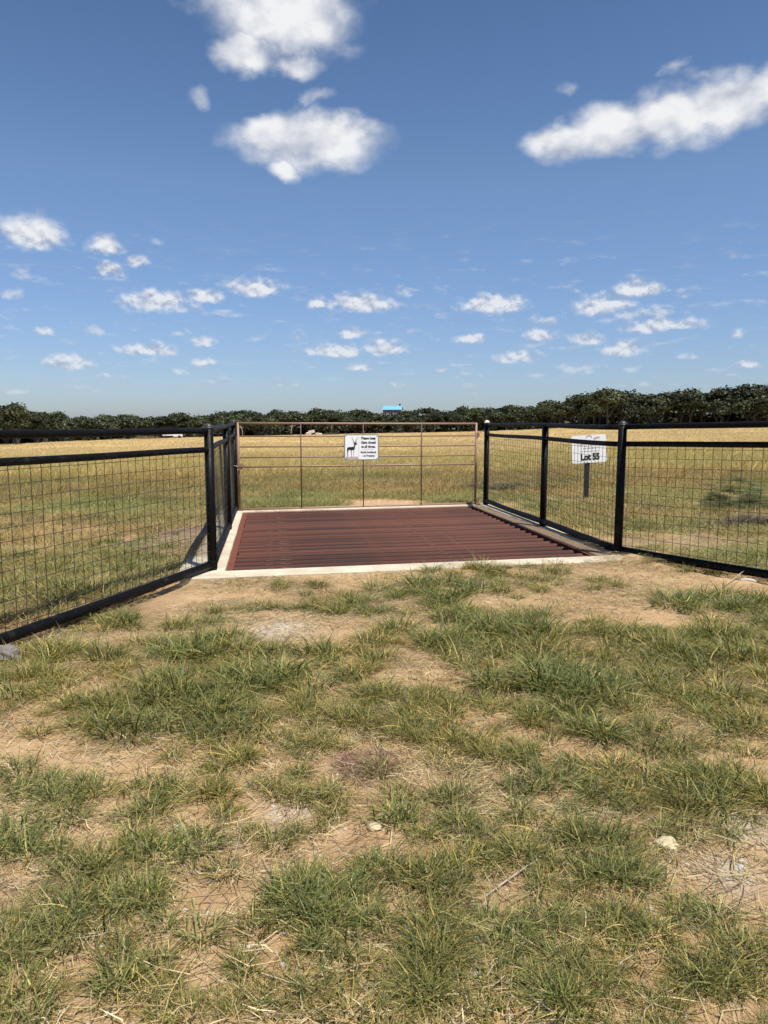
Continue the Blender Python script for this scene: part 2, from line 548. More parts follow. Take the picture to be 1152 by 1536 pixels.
def HG(x, y):
    x = np.asarray(x, float); y = np.asarray(y, float)
    h = H0(x, y)
    d = np.hypot(x, y)
    near = 1 - sstep(25, 70, d)
    b = (fbm(x, y, 1.1, 3) - .5) * .05 + (fbm(x, y, 5.5, 3) - .5) * .022 + (fbm(x, y, 22, 2) - .5) * .008
    b = b + (fbm(x, y, .12, 3) - .5) * .5 * sstep(14, 40, d)
    u, v = local(x, y)
    onc = sstep(UO0 - .5, UO0 - .05, u) * (1 - sstep(UO1, UO1 + .5, u)) * sstep(VO0 - .5, VO0 - .05, v) * (1 - sstep(VO1, VO1 + .6, v))
    h = h + b * (near + .6 * (1 - near)) * (1 - .85 * onc)
    # soil laps over the right front corner of the slab, and the back edge here and there
    h = h + .055 * np.exp(-((u - 4.95) / .55) ** 2 - ((v + .42) / .30) ** 2)
    h = h + .03 * np.exp(-((u - 2.6) / .9) ** 2 - ((v + .62) / .18) ** 2)
    h = h + .05 * sstep(.5, 1.2, v) * (1 - sstep(-.30, -.16, u)) * sstep(-1.2, -.6, u) * (1 - sstep(5.4, 6.2, v)) * (.6 + .8 * fbm(x, y, 4, 2))
    h = h + .035 * sstep(4.58, 4.66, u) * (1 - sstep(5.1, 5.4, u)) * (1 - sstep(.8, 2.3, v)) * sstep(-.6, -.2, v) * (.5 + fbm(x, y, 3, 2))
    h = h - .0 * ((u > 4.455) & (u < 4.51) & (v > 0) & (v < 5.6))
    for (p0_, d_) in ((FL, (-.3115, -.9502)), ((2.7301, 8.2917), (.5705, -.8213))):
        s_ = (x - p0_[0]) * d_[0] + (y - p0_[1]) * d_[1]
        q_ = np.abs((x - p0_[0]) * d_[1] - (y - p0_[1]) * d_[0])
        h = h - .045 * np.exp(-(q_ / .11) ** 2) * sstep(.25, .7, s_) * (1 - sstep(6, 7, s_))
    inn = (u > U0 - .12) & (u < U1 + .12) & (v > V0 - .12) & (v < V1 + .12)
    h = np.where(inn, h - .52, h)
    return h

def hz(x, y):
    return float(HG(x, y))

def gpoint(px, py):
    """ground point seen at a pixel of the photograph"""
    r = ray(px, py)
    z = 0.0
    for _ in range(40):
        t = (z - EYE) / r[2] if r[2] < -1e-4 else 200
        t = max(0.5, min(t, 400))
        z2 = float(H0(r[0] * t, r[1] * t))
        z = z * .5 + z2 * .5
    return r[0] * t, r[1] * t

# ------------------------------------------------------------------ ground sheet
def m_ground(nt, b):
    geo = N(nt, 'ShaderNodeNewGeometry')
    pos = geo.outputs['Position']
    zone = N(nt, 'ShaderNodeAttribute', attribute_name='zone')   # r: field straw, g: dark trodden soil, b: white chalky patch
    sp = N(nt, 'ShaderNodeSeparateColor'); nt.links.new(zone.outputs['Color'], sp.inputs[0])
    n1 = noise(nt, .9, 6, .6, pos)
    n2 = noise(nt, 7, 6, .65, pos)
    n3 = noise(nt, 60, 5, .7, pos)
    c = mixc(nt, ramp(nt, n1, .35, .68), (.42, .262, .130), (.58, .385, .200))
    c = mixc(nt, ramp(nt, n2, .45, .72, 0, .7), c, (.56, .40, .235))
    c = mixc(nt, ramp(nt, n2, .28, .42, .7, 0), c, (.34, .22, .12))
    c = mixc(nt, ramp(nt, n3, .56, .74, 0, .75), c, (.56, .46, .31))
    c = mixc(nt, ramp(nt, n3, .28, .40, .4, 0), c, (.24, .155, .09))
    n4 = noise(nt, 240, 3, .75, pos)
    c = mixc(nt, ramp(nt, n4, .30, .44, .4, 0), c, (.22, .14, .08))
    c = mixc(nt, ramp(nt, n4, .60, .74, 0, .6), c, (.66, .54, .38))
    n5 = noise(nt, 22, 5, .7, pos)
    c = mixc(nt, ramp(nt, n5, .50, .68, 0, .3), c, (.33, .215, .12))
    gv = N(nt, 'ShaderNodeTexVoronoi'); gv.inputs['Scale'].default_value = 85
    nt.links.new(pos, gv.inputs['Vector'])
    grit = ramp(nt, gv.outputs['Distance'], .10, .22, 1, 0)
    gm = N(nt, 'ShaderNodeMath', operation='MULTIPLY')
    nt.links.new(grit, gm.inputs[0]); nt.links.new(ramp(nt, noise(nt, 2.2, 4, .6, pos), .50, .66), gm.inputs[1])
    c = mixc(nt, gm.outputs[0], c, (.50, .45, .37))
    c = mixc(nt, sp.outputs[1], c, mixc(nt, n2, (.085, .066, .050), (.20, .15, .11)))
    c = mixc(nt, sp.outputs[2], c, mixc(nt, n3, (.50, .43, .34), (.70, .64, .54)))
    fld = mixc(nt, ramp(nt, noise(nt, .35, 6, .7, pos), .35, .7), (.46, .34, .17), (.64, .48, .25))
    c = mixc(nt, sp.outputs[0], c, fld)
    nt.links.new(c, b.inputs['Base Color'])
    b.inputs['Roughness'].default_value = .95
    b.inputs['Specular IOR Level'].default_value = .1
    ad = N(nt, 'ShaderNodeMath', operation='ADD')
    nt.links.new(n3, ad.inputs[0]); nt.links.new(gm.outputs[0], ad.inputs[1])
    bump(nt, b, ad.outputs[0], 1.0, .018)
GROUND = mat('dry soil', m_ground)

def make_ground():
    th = np.concatenate([np.linspace(-180, -50, 90, endpoint=False), np.linspace(-50, 50, 640, endpoint=False), np.linspace(50, 180, 90, endpoint=False)])
    th = np.radians(th)
    rr = np.concatenate([np.geomspace(.35, 5, 150, endpoint=False), np.geomspace(5, 18, 190, endpoint=False), np.geomspace(18, 330, 90, endpoint=False), np.geomspace(330, 6000, 22)])
    T, Rr = np.meshgrid(th, rr)
    X, Y = Rr * np.sin(T), Rr * np.cos(T)
    Z = HG(X, Y)
    v = np.stack([X.ravel(), Y.ravel(), Z.ravel()], 1)
    nr, nt_ = T.shape
    idx = np.arange(nr * nt_).reshape(nr, nt_)
    a, b_ = idx[:-1], idx[1:]
    a2, b2 = np.roll(a, -1, 1), np.roll(b_, -1, 1)
    quads = np.stack([a.ravel(), a2.ravel(), b2.ravel(), b_.ravel()], 1)[:, ::-1]
    v = np.vstack([v, [[0, 0, hz(0, 0)]]])
    c = len(v) - 1
    tri = np.stack([np.full(nt_, c), np.roll(idx[0], -1), idx[0]], 1)[:, ::-1]
    x, y = v[:, 0], v[:, 1]
    d = np.hypot(x, y)
    zone = np.zeros((len(v), 3))
    zone[:, 0] = sstep(17, 30, d + 6 * (fbm(x, y, .2, 3) - .5))
    dk = np.zeros(len(v))
    for (px, py, r_, s_) in [(255, 815, 1.0, 1.2), (275, 800, .8, 1.1), (120, 915, .7, .8), (60, 940, .6, .7), (290, 785, .8, .9), (1130, 790, .9, .6), (1110, 770, .8, .6), (550, 1150, .14, .8)]:
        gx, gy = gpoint(px, py)
        dk = np.maximum(dk, s_ * np.exp(-((x - gx) ** 2 + (y - gy) ** 2) / (r_ * r_) * 1.3))
    zone[:, 1] = np.clip(dk * (.3 + 1.2 * fbm(x, y, 3, 3)), 0, .9)
    wt = np.zeros(len(v))
    for (px, py, r_, s_) in [(415, 945, .30, .9), (350, 960, .22, .6), (440, 1210, .12, .8), (1135, 1240, .14, .8), (1090, 1305, .12, .7)]:
        gx, gy = gpoint(px, py)
        wt = np.maximum(wt, s_ * np.exp(-((x - gx) ** 2 + (y - gy) ** 2) / (r_ * r_) * 1.3))
    zone[:, 2] = np.clip(wt * (.2 + 1.2 * fbm(x, y, 9, 3)), 0, .8)
    me = np_mesh('ground', v, [quads, tri], GROUND, True, {'zone': zone})
    o = link(bpy.data.objects.new('ground', me))
    tag(o, 'dry sandy ground of the pasture reaching to the far trees', None, None, 'structure')
make_ground()

# ------------------------------------------------------------------ concrete frame round the pit
def L3(u, v, w=0.0):
    p = FL + EX * u + EYV * v
    return Vector((p.x, p.y, float(tilt(p.x)) + w))

guard_c = empty('concrete_frame', L3(0, 0))
tag(guard_c, 'pale concrete frame set in the ground round the brown cattle guard', 'concrete frame')
def conc_piece(name, u0, u1, v0, v1, top):
    mb = MB()
    n = max(2, int(max(u1 - u0, v1 - v0) / .25))
    along_u = (u1 - u0) > (v1 - v0)
    vs, fs = [], []
    rnd = random.Random(u0 * 7 + v0)
    for i in range(n + 1):
        t = i / n
        j0, j1 = rnd.uniform(-.003, .003), rnd.uniform(-.003, .003)
        if along_u:
            u = u0 + (u1 - u0) * t
            q = [(u, v0 + j0, -.6), (u, v0 + j0, top - .012), (u, v0 + j0 + .012, top), (u, v1 - .01, top), (u, v1, top - .01), (u, v1, -.6)]
        else:
            v = v0 + (v1 - v0) * t
            q = [(u1 + j1, v, -.6), (u1 + j1, v, top - .012), (u1 + j1 - .012, v, top), (u0 + .01, v, top), (u0, v, top - .01), (u0, v, -.6)]
        vs += [L3(*a) for a in q]
    for i in range(n):
        for k in range(5):
            fs.append((i * 6 + k, (i + 1) * 6 + k, (i + 1) * 6 + k + 1, i * 6 + k + 1))
    fs.append(tuple(range(5, -1, -1))); fs.append(tuple(n * 6 + k for k in range(6)))
    mb.add(vs, fs)
    o = mb.build(name, CONC, guard_c)
    o.matrix_parent_inverse = guard_c.matrix_world.inverted()
    o.location = (0, 0, 0)
    return o
bpy.context.view_layer.update()
conc_piece('concrete_curb', UO0, UO1, VO0, V0, .028)
conc_piece('concrete_curb', UO0, U0, V0 + .003, 3.02, .025)
conc_piece('concrete_curb', UO0, U0, 3.05, VO1, .024)
_c = CONC; CONC = simple('soil stained concrete', (.24, .17, .11), .95, 0, .35, 9, .5, .1)
conc_piece('stained_edge', 4.39, 4.56, V0 + .003, V1, .006)
CONC = _c
conc_piece('concrete_curb', 4.585, UO1, V0 + .003, VO1, .014)
conc_piece('concrete_curb', U0 + .003, U1 - .003, V1, VO1, .028)

# ------------------------------------------------------------------ cattle guard
def parts_of(root):
    """set children built in world coordinates under root without moving them"""
    bpy.context.view_layer.update()
    inv = root.matrix_world.inverted()
    for ch in root.children:
        ch.matrix_parent_inverse = inv

guard = empty('cattle_guard', L3(2.3, 2.6), ANG)
tag(guard, 'rusty red brown cattle guard of parallel steel pipes over the pit', 'cattle guard')
NP = 23
PU0, PU1 = .215, 4.27
pm = MB()
# one pipe in its own coordinates, along local X
pm.tube([(-(PU1 - PU0) / 2, 0, 0), ((PU1 - PU0) / 2, 0, 0)], .054, 16, False)
pm.tube([((PU1 - PU0) / 2, 0, 0), (-(PU1 - PU0) / 2, 0, 0)], .048, 16, False)
n_ = 16
for sgn in (-1, 1):
    x = sgn * (PU1 - PU0) / 2
    ring = []
    for rad in (.056, .048):
        for k in range(n_):
            t = 2 * math.pi * k / n_ + math.pi / n_
            ring.append((x, math.cos(t) * rad, math.sin(t) * rad))
    pm.add(ring, [(k, (k + 1) % n_, n_ + (k + 1) % n_, n_ + k) for k in range(n_)])
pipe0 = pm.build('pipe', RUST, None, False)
pitch = (V1 - V0 - .16) / (NP - 1)
ti = math.atan(.01 * math.cos(ANG))
for i in range(NP):
    o = pipe0 if i == 0 else pipe0.copy()
    link(o)
    o.parent = guard
    # local coordinates of the guard empty: X along u, Y along v
    o.location = ((PU0 + PU1) / 2 - 2.3 + random.uniform(-.012, .012), V0 + .08 + pitch * i - 2.6, -.048 + random.uniform(-.004, .004))
    o.rotation_euler = (random.uniform(-.25, .25), -ti, random.uniform(-.0012, .0012))
def gbox(name, c, size, m_):
    mb = MB(); mb.box((c[0] - 2.3, c[1] - 2.6, c[2]), size)
    o = mb.build(name, m_, guard)
    return o
for nm, u, wdt in (('side_beam', .172, .076), ('side_beam', 4.352, .030)):
    mb = MB()
    z = .01 * (u - 2.3)
    if nm == 'side_beam' and u < 1:
        mb.box((u - 2.3, 0, z - .012), (wdt, V1 - V0 - .02, .016))
        mb.box((u - 2.3 - .034, 0, z - .12), (.01, V1 - V0 - .02, .20))
    else:
        mb.box((u - 2.3, 0, z - .010), (wdt, V1 - V0 - .02, .014))
        mb.box((u - 2.3 + .012, 0, z - .13), (.01, V1 - V0 - .02, .22))
    mb.build(nm, BEAM, guard)
for u in (.35, 1.3, 2.3, 3.3, 4.22):
    mb = MB()
    z = .01 * (u - 2.3) - .115
    mb.box((u - 2.3, 0, z), (.09, V1 - V0 - .03, .012)); mb.box((u - 2.3, 0, z - .11), (.009, V1 - V0 - .03, .206)); mb.box((u - 2.3, 0, z - .225), (.09, V1 - V0 - .03, .012))
    mb.build('support_beam', GATE_DK, guard)

# ------------------------------------------------------------------ pipe fences
def wire_panel(a, b, z0a, z0b, z1a, z1b, step=.1016, rad=.0026, seed=1, sag=.006):
    """welded wire between two plan points; z0 bottom, z1 top heights at each end"""
    rnd = random.Random(seed)
    a, b = Vector(a), Vector(b)
    ln = (b - a).length
    mb = MB()
    nv = int(ln / step)
    nrm = Vector((-(b - a).y, (b - a).x)).normalized()
    def off(s, t):
        return (math.sin(s * 2.1 + seed) * .006 + math.sin(s * 5.3 + t * 4 + seed * 2) * .004)
    for i in range(nv + 1):
        s = (i + .4) * step
        if s > ln: break
        t = s / ln
        zb, zt = z0a + (z0b - z0a) * t, z1a + (z1b - z1a) * t
        zb -= .015
        pts = []
        j = rnd.uniform(-.003, .003)
        for k in range(5):
            q = k / 4
            p = a.lerp(b, min(1, max(0, (s + j * (1 + k % 2)) / ln))) + nrm * off(s, q)
            pts.append((p.x, p.y, zb + (zt - zb) * q))
        mb.tube(pts, rad, 4, False, False)
    nh = int((min(z1a - z0a, z1b - z0b)) / step)
    for i in range(nh + 1):
        pts = []
        m = max(3, int(ln / .25))
        for k in range(m + 1):
            t = k / m
            zt = z1a + (z1b - z1a) * t
            p = a.lerp(b, t) + nrm * (off(t * ln, i * .1) + .004)
            pts.append((p.x, p.y, zt - .055 - i * step - sag * math.sin(t * math.pi * 2.3 + i) * (i / nh)))
        mb.tube(pts, rad, 4, False, False)
    return mb

def make_fence(name, label, a, b, za, zb, posts, caps, seed, group, ends=(.0, .0), extra=None):
    """a, b: plan points; za, zb: (ground, top rail, bottom rail) heights there; posts: fractions along"""
    a, b = Vector(a), Vector(b)
    root = empty(name, (a.x, a.y, za[0]))
    tag(root, label, 'pipe fence', group)
    P3 = lambda t, z: (a.x + (b.x - a.x) * t, a.y + (b.y - a.y) * t, z)
    zi = lambda k, t: za[k] + (zb[k] - za[k]) * t
    for t, ci in posts:
        mb = MB()
        top = zi(1, t) + (.03 if ci else .0)
        mb.tube([P3(t, zi(0, t) - .3), P3(t, top)], .049, 20)
        mb.tube([P3(t, zi(2, t) - .045), P3(t, zi(2, t) - .038), P3(t, zi(2, t) + .038), P3(t, zi(2, t) + .045)], [.049, .053, .053, .049], 20, False)
        po = mb.build('post', BLACK, root)
        if ci:
            c = MB(); p = P3(t, top)
            c.tube([P3(t, top - .012), P3(t, top + .004)], .0505, 20)
            c.dome((p[0], p[1], top + .004), .047, 18, 7, False, .85)
            cp = c.build('post_cap', CAPW if ci == 2 else CAPG, root)
            if ci == 2: cp['label'] = 'pale dome cap catching the sun'
    ts = sorted([t for t, _ in posts])
    segs = []
    lo, hi_ = 0 + ends[0], 1 - ends[1]
    for nm, k, dz, rad in (('top_rail', 1, 0, .031), ('middle_rail', 1, -.195, .030), ('bottom_rail', 2, 0, .043)):
        mb = MB()
        pts = []
        for j in range(13):
            t = lo + (hi_ - lo) * j / 12
            w = .006 * math.sin(t * 9 + seed * 1.7 + k)
            pts.append(P3(t, zi(k, t) + dz + (w if 0 < j < 12 else 0)))
        mb.tube(pts, rad, 18)
        # weld rings at the posts
        for t in ts:
            for sg in (-1, 1):
                L = (b - a).length
                q = t + sg * .058 / L
                if lo < q < hi_:
                    mb.tube([P3(q - .008 / L, zi(k, q) + dz), P3(q + .008 / L, zi(k, q) + dz)], rad + .005, 14, False)
        mb.build(nm, BLACK, root)
    for j in range(len(ts) - 1):
        t0, t1 = ts[j], ts[j + 1]
        L = (b - a).length
        pa, pb = a.lerp(b, t0 + .05 / L), a.lerp(b, t1 - .05 / L)
        w = wire_panel(pa, pb, zi(2, t0), zi(2, t1), zi(1, t0) - .20, zi(1, t1) - .20, seed=seed + j)
        w.build('wire_mesh', WIRE, root)
    parts_of(root)
    return root

def XY(u, v):
    p = FL + EX * u + EYV * v
    return (p.x, p.y)
def tz(p):
    return float(tilt(p[0]))
pBL, pBR, pFL, pFR = XY(0, GD), XY(GW + .06, GD), XY(0, 0), XY(GW, 0)
gFL, gFR, gBL, gBR = tz(pFL), tz(pFR), tz(pBL), tz(pBR)
# side fences stand on the concrete and carry the corner posts
make_fence('pipe_fence', 'black pipe fence along the left side of the cattle guard', pFL, pBL,
           (gFL, gFL + 1.505, gFL + .085), (gBL, gBL + 1.585, gBL + .09), [(0, 1), (.567, 0), (1, 1)], 1, 3, 'black pipe fences around the cattle guard')
make_fence('pipe_fence', 'black pipe fence along the right side of the cattle guard before the lot sign', pFR, pBR,
           (gFR, gFR + 1.49, gFR + .075), (gBR, gBR + 1.535, gBR + .085), [(0, 1), (.445, 0), (1, 2)], 1, 5, 'black pipe fences around the cattle guard')
dL = (Vector((-2.7033, 4.914)) - Vector(pFL)).normalized()
dR = (Vector((3.7273, 6.856)) - Vector(pFR)).normalized()
def along(p, d, s): return (p[0] + d.x * s, p[1] + d.y * s)
eL, eR = along(pFL, dL, 6.9), along(pFR, dR, 6.6)
gl = lambda p: float(H0(p[0], p[1]))
make_fence('pipe_fence', 'black pipe fence with square wire running out of the picture at left', along(pFL, dL, .05), eL,
           (gl(pFL), gFL + 1.50, gFL + .085), (gl(eL), gl(eL) + 1.535, gl(eL) + .045), [(3.42 / 6.85, 0), (1, 1)], 1, 8, 'black pipe fences around the cattle guard')
make_fence('pipe_fence', 'black pipe fence with square wire running out of the picture at right', along(pFR, dR, .05), eR,
           (gl(pFR), gFR + 1.495, gFR + .075), (gl(eR), gl(eR) + 1.60, gl(eR) + .06), [(3.25 / 6.55, 0), (1, 1)], 1, 12, 'black pipe fences around the cattle guard')
# wire between each corner post and the first post of the wings
for rt, pc, d_, s1, sd, zc, ze in ((None, pFL, dL, 3.42, 21, (gFL + .085, gFL + 1.30), None), (None, pFR, dR, 3.25, 22, (gFR + .06, gFR + 1.295), None)):
    p1 = along(pc, d_, s1)
    if pc is pFL:
        t = s1 / 6.85
        zb1 = gFL + .085 + (gl(eL) + .045 - gFL - .085) * t
        zt1 = gFL + 1.30 + (gl(eL) + 1.335 - gFL - 1.30) * t
        root = [o for o in S.objects if o.get('label', '').endswith('picture at left')][0]
    else:
        t = s1 / 6.55
        zb1 = gFR + .06 + (gl(eR) + .05 - gFR - .06) * t
        zt1 = gFR + 1.295 + (gl(eR) + 1.40 - gFR - 1.295) * t
        root = [o for o in S.objects if o.get('label', '').endswith('picture at right')][0]
    w = wire_panel(along(pc, d_, .055), p1, zc[0], zb1, zc[1], zt1, seed=sd, sag=.012)
    w.build('wire_mesh', WIRE, root)
    parts_of(root)

# ------------------------------------------------------------------ gate
gate = empty('pipe_gate', L3(.06, GD), 0)
tag(gate, 'brown steel tube gate closing the far end of the cattle guard', 'gate')
ga, gb = Vector(XY(.075, GD - .01)), Vector(XY(4.47, GD - .01))
za_, zb_ = gBL, tz((gb.x, gb.y))
def GP(t, h): return (ga.x + (gb.x - ga.x) * t, ga.y + (gb.y - ga.y) * t, za_ + (zb_ - za_) * t + h * (1 - .032 * t))
def g_u(px):
    """fraction along the gate seen at a pixel column"""
    lo, hi_ = 0.0, 1.0
    for _ in range(40):
        m_ = (lo + hi_) / 2
        x, y, z = GP(m_, .8)
        d = y * CP - (z - EYE) * SP
        if CX + FPX * x / d < px: lo = m_
        else: hi_ = m_
    return lo
hs_ = [1.595, 1.365, 1.175, .985, .815, .045]
for i, h in enumerate(hs_):
    mb = MB()
    rad = .021 if i in (0, 5) else .0125
    if i == 4: rad = .015
    mb.tube([GP(0 if i in (0, 5) else .006, h), GP(.33, h - .002), GP(.66, h - .003), GP(1 if i in (0, 5) else .994, h)], rad, 12)
    mb.build('top_bar' if i == 0 else 'bottom_bar' if i == 5 else 'bar', GATE, gate)
for t in (0, 1):
    mb = MB(); mb.tube([GP(t, hs_[-1] - .018), GP(t, hs_[0] + .018)], .022, 14)
    mb.build('stile', GATE, gate)
for px in (452, 545, 632):
    t = g_u(px)
    mb = MB(); p0, p1 = GP(t, hs_[-1]), GP(t, hs_[0])
    mb.tube([(p0[0], p0[1] - .022, p0[2]), (p1[0], p1[1] - .022, p1[2])], .011, 8)
    mb.build('upright', GATE_DK, gate)
w = MB()
for i in range(43):
    t = (i + .5) / 43
    w.tube([GP(t, hs_[-1]), GP(t + random.uniform(-.0006, .0006), .4), GP(t, hs_[4])], .0019, 4, False, False)
for k in range(6):
    w.tube([GP(0, .17 + k * .115), GP(.5, .165 + k * .115), GP(1, .17 + k * .115)], .0019, 4, False, False)
w.build('wire_mesh', GATE, gate)
# hinges to the right post
for h in (1.40, .12):
    mb = MB(); x, y, z = GP(1, h)
    q = Vector((EX.x, EX.y, 0))
    mb.box((x + EX.x * .035, y + EX.y * .035 - .02, z - .02), (.05, .03, .085))
    mb.tube([(x, y, z + .03), (x + EX.x * .19, y + EX.y * .19 , z + .055)], .008, 8)
    mb.tube([(x + EX.x * .035, y + EX.y * .035, z - .07), (x + EX.x * .035, y + EX.y * .035, z + .05)], .012, 8)
    mb.build('hinge', GATE, gate)
# latch: diamond plate and a loop of wire round the post
mb = MB(); x, y, z = GP(.0, .83)
mb.box((x + .055, y - .03, z), (.085, .008, .085), Matrix.Rotation(R(45), 3, 'Y'))
mb.box((x + .055, y - .042, z), (.035, .018, .035), Matrix.Rotation(R(45), 3, 'Y'))
mb.box((x, y - .03, z - .06), (.05, .012, .05))
mb.build('latch', GATE, gate)
mb = MB()
pts = []
for k in range(17):
    a_ = 2 * math.pi * k / 16
    pts.append((x - .055 + .085 * math.cos(a_), y + .005 + .062 * math.sin(a_), z + .01 + .012 * math.sin(a_ * 2)))
mb.tube(pts, .004, 6, False)
mb.build('wire_loop', simple('galvanised wire', (.45, .45, .43), .4, .6), gate)
parts_of(gate)

# ------------------------------------------------------------------ signs
SIGNW = simple('white sign face', (.93, .92, .90), .45, 0, .04, 30, .03)
INK = simple('black print', (.018, .016, .015), .5, 0, .1, 30, .02)
INKG = simple('grey print', (.35, .33, .32), .5, 0, .1, 30, .02)
INKR = simple('faint red print', (.62, .42, .38), .5, 0, .1, 30, .02)
INKO = simple('dry grass print', (.42, .22, .09), .5, 0, .3, 60, .02)
INKP = simple('pale pink print', (.74, .66, .60), .5, 0, .1, 30, .02)
PSTB = simple('black sign post', (.016, .016, .017), .5, 0, .3, 20, .2)

def rounded(wd, ht, r, n=6):
    pts = []
    for cx_, cy_, a0 in ((wd / 2 - r, ht / 2 - r, 0), (-wd / 2 + r, ht / 2 - r, 90), (-wd / 2 + r, -ht / 2 + r, 180), (wd / 2 - r, -ht / 2 + r, 270)):
        for k in range(n + 1):
            a = R(a0 + 90 * k / n)
            pts.append((cx_ + r * math.cos(a), cy_ + r * math.sin(a)))
    return pts

def plate(name, outline, y0, y1, m_, parent):
    """outline in x,z; from y0 (front) to y1 (back)"""
    n = len(outline)
    mb = MB()
    mb.add([(x, y0, z) for x, z in outline] + [(x, y1, z) for x, z in outline],
           [tuple(range(n)), tuple(range(2 * n - 1, n - 1, -1))] + [(k, n + k, n + (k + 1) % n, (k + 1) % n) for k in range(n)])
    o = mb.build(name, m_, parent)
    return o

def words(txt, size, x, z, y, m_, parent, bold=0.0, name='lettering', sx=1.0, align='CENTER', slant=0.0):
    c = bpy.data.curves.new(name, 'FONT')
    c.body = txt; c.size = size; c.align_x = align; c.offset = bold; c.extrude = .0006; c.shear = slant
    c.resolution_u = 3
    t = bpy.data.objects.new(name + '_src', c); link(t)
    bpy.context.view_layer.update()
    me = bpy.data.meshes.new_from_object(t.evaluated_get(bpy.context.evaluated_depsgraph_get()))
    bpy.data.objects.remove(t)
    for v in me.vertices:
        vx, vy, vz = v.co
        v.co = (vx * sx, -vz, vy)
    me.materials.clear(); me.materials.append(m_)
    o = link(bpy.data.objects.new(name, me))
    o.parent = parent
    o.location = (x, y, z)
    return o

# notice on the gate
t = g_u(542.5)
sx_, sy_, sz_ = GP(t, 1.155)
sign = empty('notice_sign', (sx_, sy_ - .045, sz_), ANG)
tag(sign, 'white notice with a dark antelope and text, hung on the brown gate', 'sign')
plate('edge_strip', rounded(.64, .475, .035), 0, .006, simple('dull aluminium', (.42, .42, .40), .4, .5), sign)
plate('border_line', rounded(.618, .453, .028), -.0025, -.0002, INK, sign)
plate('face', rounded(.606, .441, .024), -.0045, -.0027, SIGNW, sign)
FY = -.0055
# antelope drawn as flat print on the left third
def blob(pts, m_, nm='antelope_print', y=FY): plate(nm, pts, y - .0006, y, m_, sign)
plate('picture_ground', [(-.293, -.212), (-.055, -.212), (-.055, -.165), (-.293, -.165)], FY + .0002, FY + .0007, INKP, sign)
body = [(-.270, -.035), (-.262, -.008), (-.235, .008), (-.200, .006), (-.165, .010), (-.150, .006), (-.140, .030), (-.132, .055), (-.112, .058),
        (-.108, .040), (-.120, .020), (-.122, -.010), (-.128, -.035), (-.150, -.048), (-.185, -.052), (-.215, -.045), (-.245, -.048), (-.255, -.062), (-.268, -.060)]
blob(body, INK)
blob([(-.135, .048), (-.148, .072), (-.118, .088), (-.100, .078), (-.078, .062), (-.082, .052), (-.104, .050), (-.116, .044)], INK)
blob([(-.152, .078), (-.172, .092), (-.148, .088)], INK); blob([(-.104, .084), (-.080, .100), (-.094, .080)], INK)
def hornpts(x0, z0, x1, z1, wv):
    L_, Rr = [], []
    for k in range(13):
        q = k / 12
        x = x0 + (x1 - x0) * q + wv * math.sin(q * 15)
        z = z0 + (z1 - z0) * q
        wd = .0075 * (1 - q * .75)
        L_.append((x - wd, z)); Rr.append((x + wd, z))
    return L_ + Rr[::-1]
blob(hornpts(-.130, .082, -.182, .190, .004), INK, 'horn_print')
blob(hornpts(-.112, .086, -.072, .192, .004), INK, 'horn_print')
for lx, lx2, m_ in ((-.258, -.262, INK), (-.240, -.250, INKG), (-.192, -.188, INK), (-.142, -.150, INKG)):
    blob([(lx - .008, -.045), (lx + .008, -.045), (lx2 + .004, -.110), (lx2 + .003, -.170), (lx2 - .004, -.170), (lx2 - .004, -.110)], m_, 'leg_print')
for k in range(9):
    x = -.285 + k * .026
    blob([(x, -.205), (x + .022, -.205), (x + .016, -.170 - .012 * (k % 3)), (x + .006, -.176 + .008 * (k % 2))], INKO, 'grass_print')
blob([(-.050, -.19), (-.0475, -.19), (-.0475, .19), (-.050, .19)], INKG, 'rule_line')
tx = .128
words('Please keep', .066, tx, .145, FY, INK, sign, .0026, sx=.86)
words('Gate closed', .066, tx, .068, FY, INK, sign, .0026, sx=.86)
words('at all times.', .066, tx, -.008, FY, INK, sign, .0026, sx=.86)
for k in range(3):
    blob([(.03 + k * .07, -.038), (.085 + k * .07, -.038), (.085 + k * .07, -.034), (.03 + k * .07, -.034)], INKG, 'rule_line')
words('Exotic hoofstock', .052, tx, -.105, FY, INK, sign, .0019, sx=.80)
words('- on Property.', .052, tx, -.170, FY, INK, sign, .0019, sx=.80)
for ix in (-.285, .285):
    for iz in (-.20, .20):
        mb = MB(); mb.tube([(ix, -.009, iz), (ix, -.002, iz)], .007, 10); mb.build('bolt', WIRE, sign)

# lot sign in the field
lx_, ly_ = gpoint(879, 750)
lot = empty('lot_sign', (lx_, ly_, hz(lx_, ly_)), R(-6))
tag(lot, 'white lot number board on a black square post behind the right fence', 'sign')
mb = MB(); mb.box((0, .03, .50), (.09, .09, 1.40)); mb.box((0, .03, 1.205), (.074, .074, .01))
mb.build('sign_post', PSTB, lot)
brd = plate('board', rounded(.665, .545, .04), 0, .012, SIGNW, lot)
brd.location = (.02, -.03, 1.01); brd.rotation_euler = (0, R(-4.0), 0)
words('Lot 55', .172, .015, -.212, -.0015, INK, brd, .0105, sx=.80)
words('TAPS RANCH', .105, .03, .060, -.0015, INKR, brd, .001, sx=.86)
words('~ the estates at ~', .052, .01, .000, -.0015, INKG, brd, 0, sx=.9, slant=.3)
for k in range(6):
    plate('small_print', [(-.16 + k * .056, -.040), (-.118 + k * .056, -.040), (-.118 + k * .056, -.052), (-.16 + k * .056, -.052)], -.0018, -.0006, INKG, brd)
arc = [(-.055 + .062 * math.cos(R(a)), .175 + .065 * math.sin(R(a))) for a in range(0, 181, 20)] + [(-.055 + .05 * math.cos(R(a)), .175 + .045 * math.sin(R(a))) for a in range(180, -1, -20)]
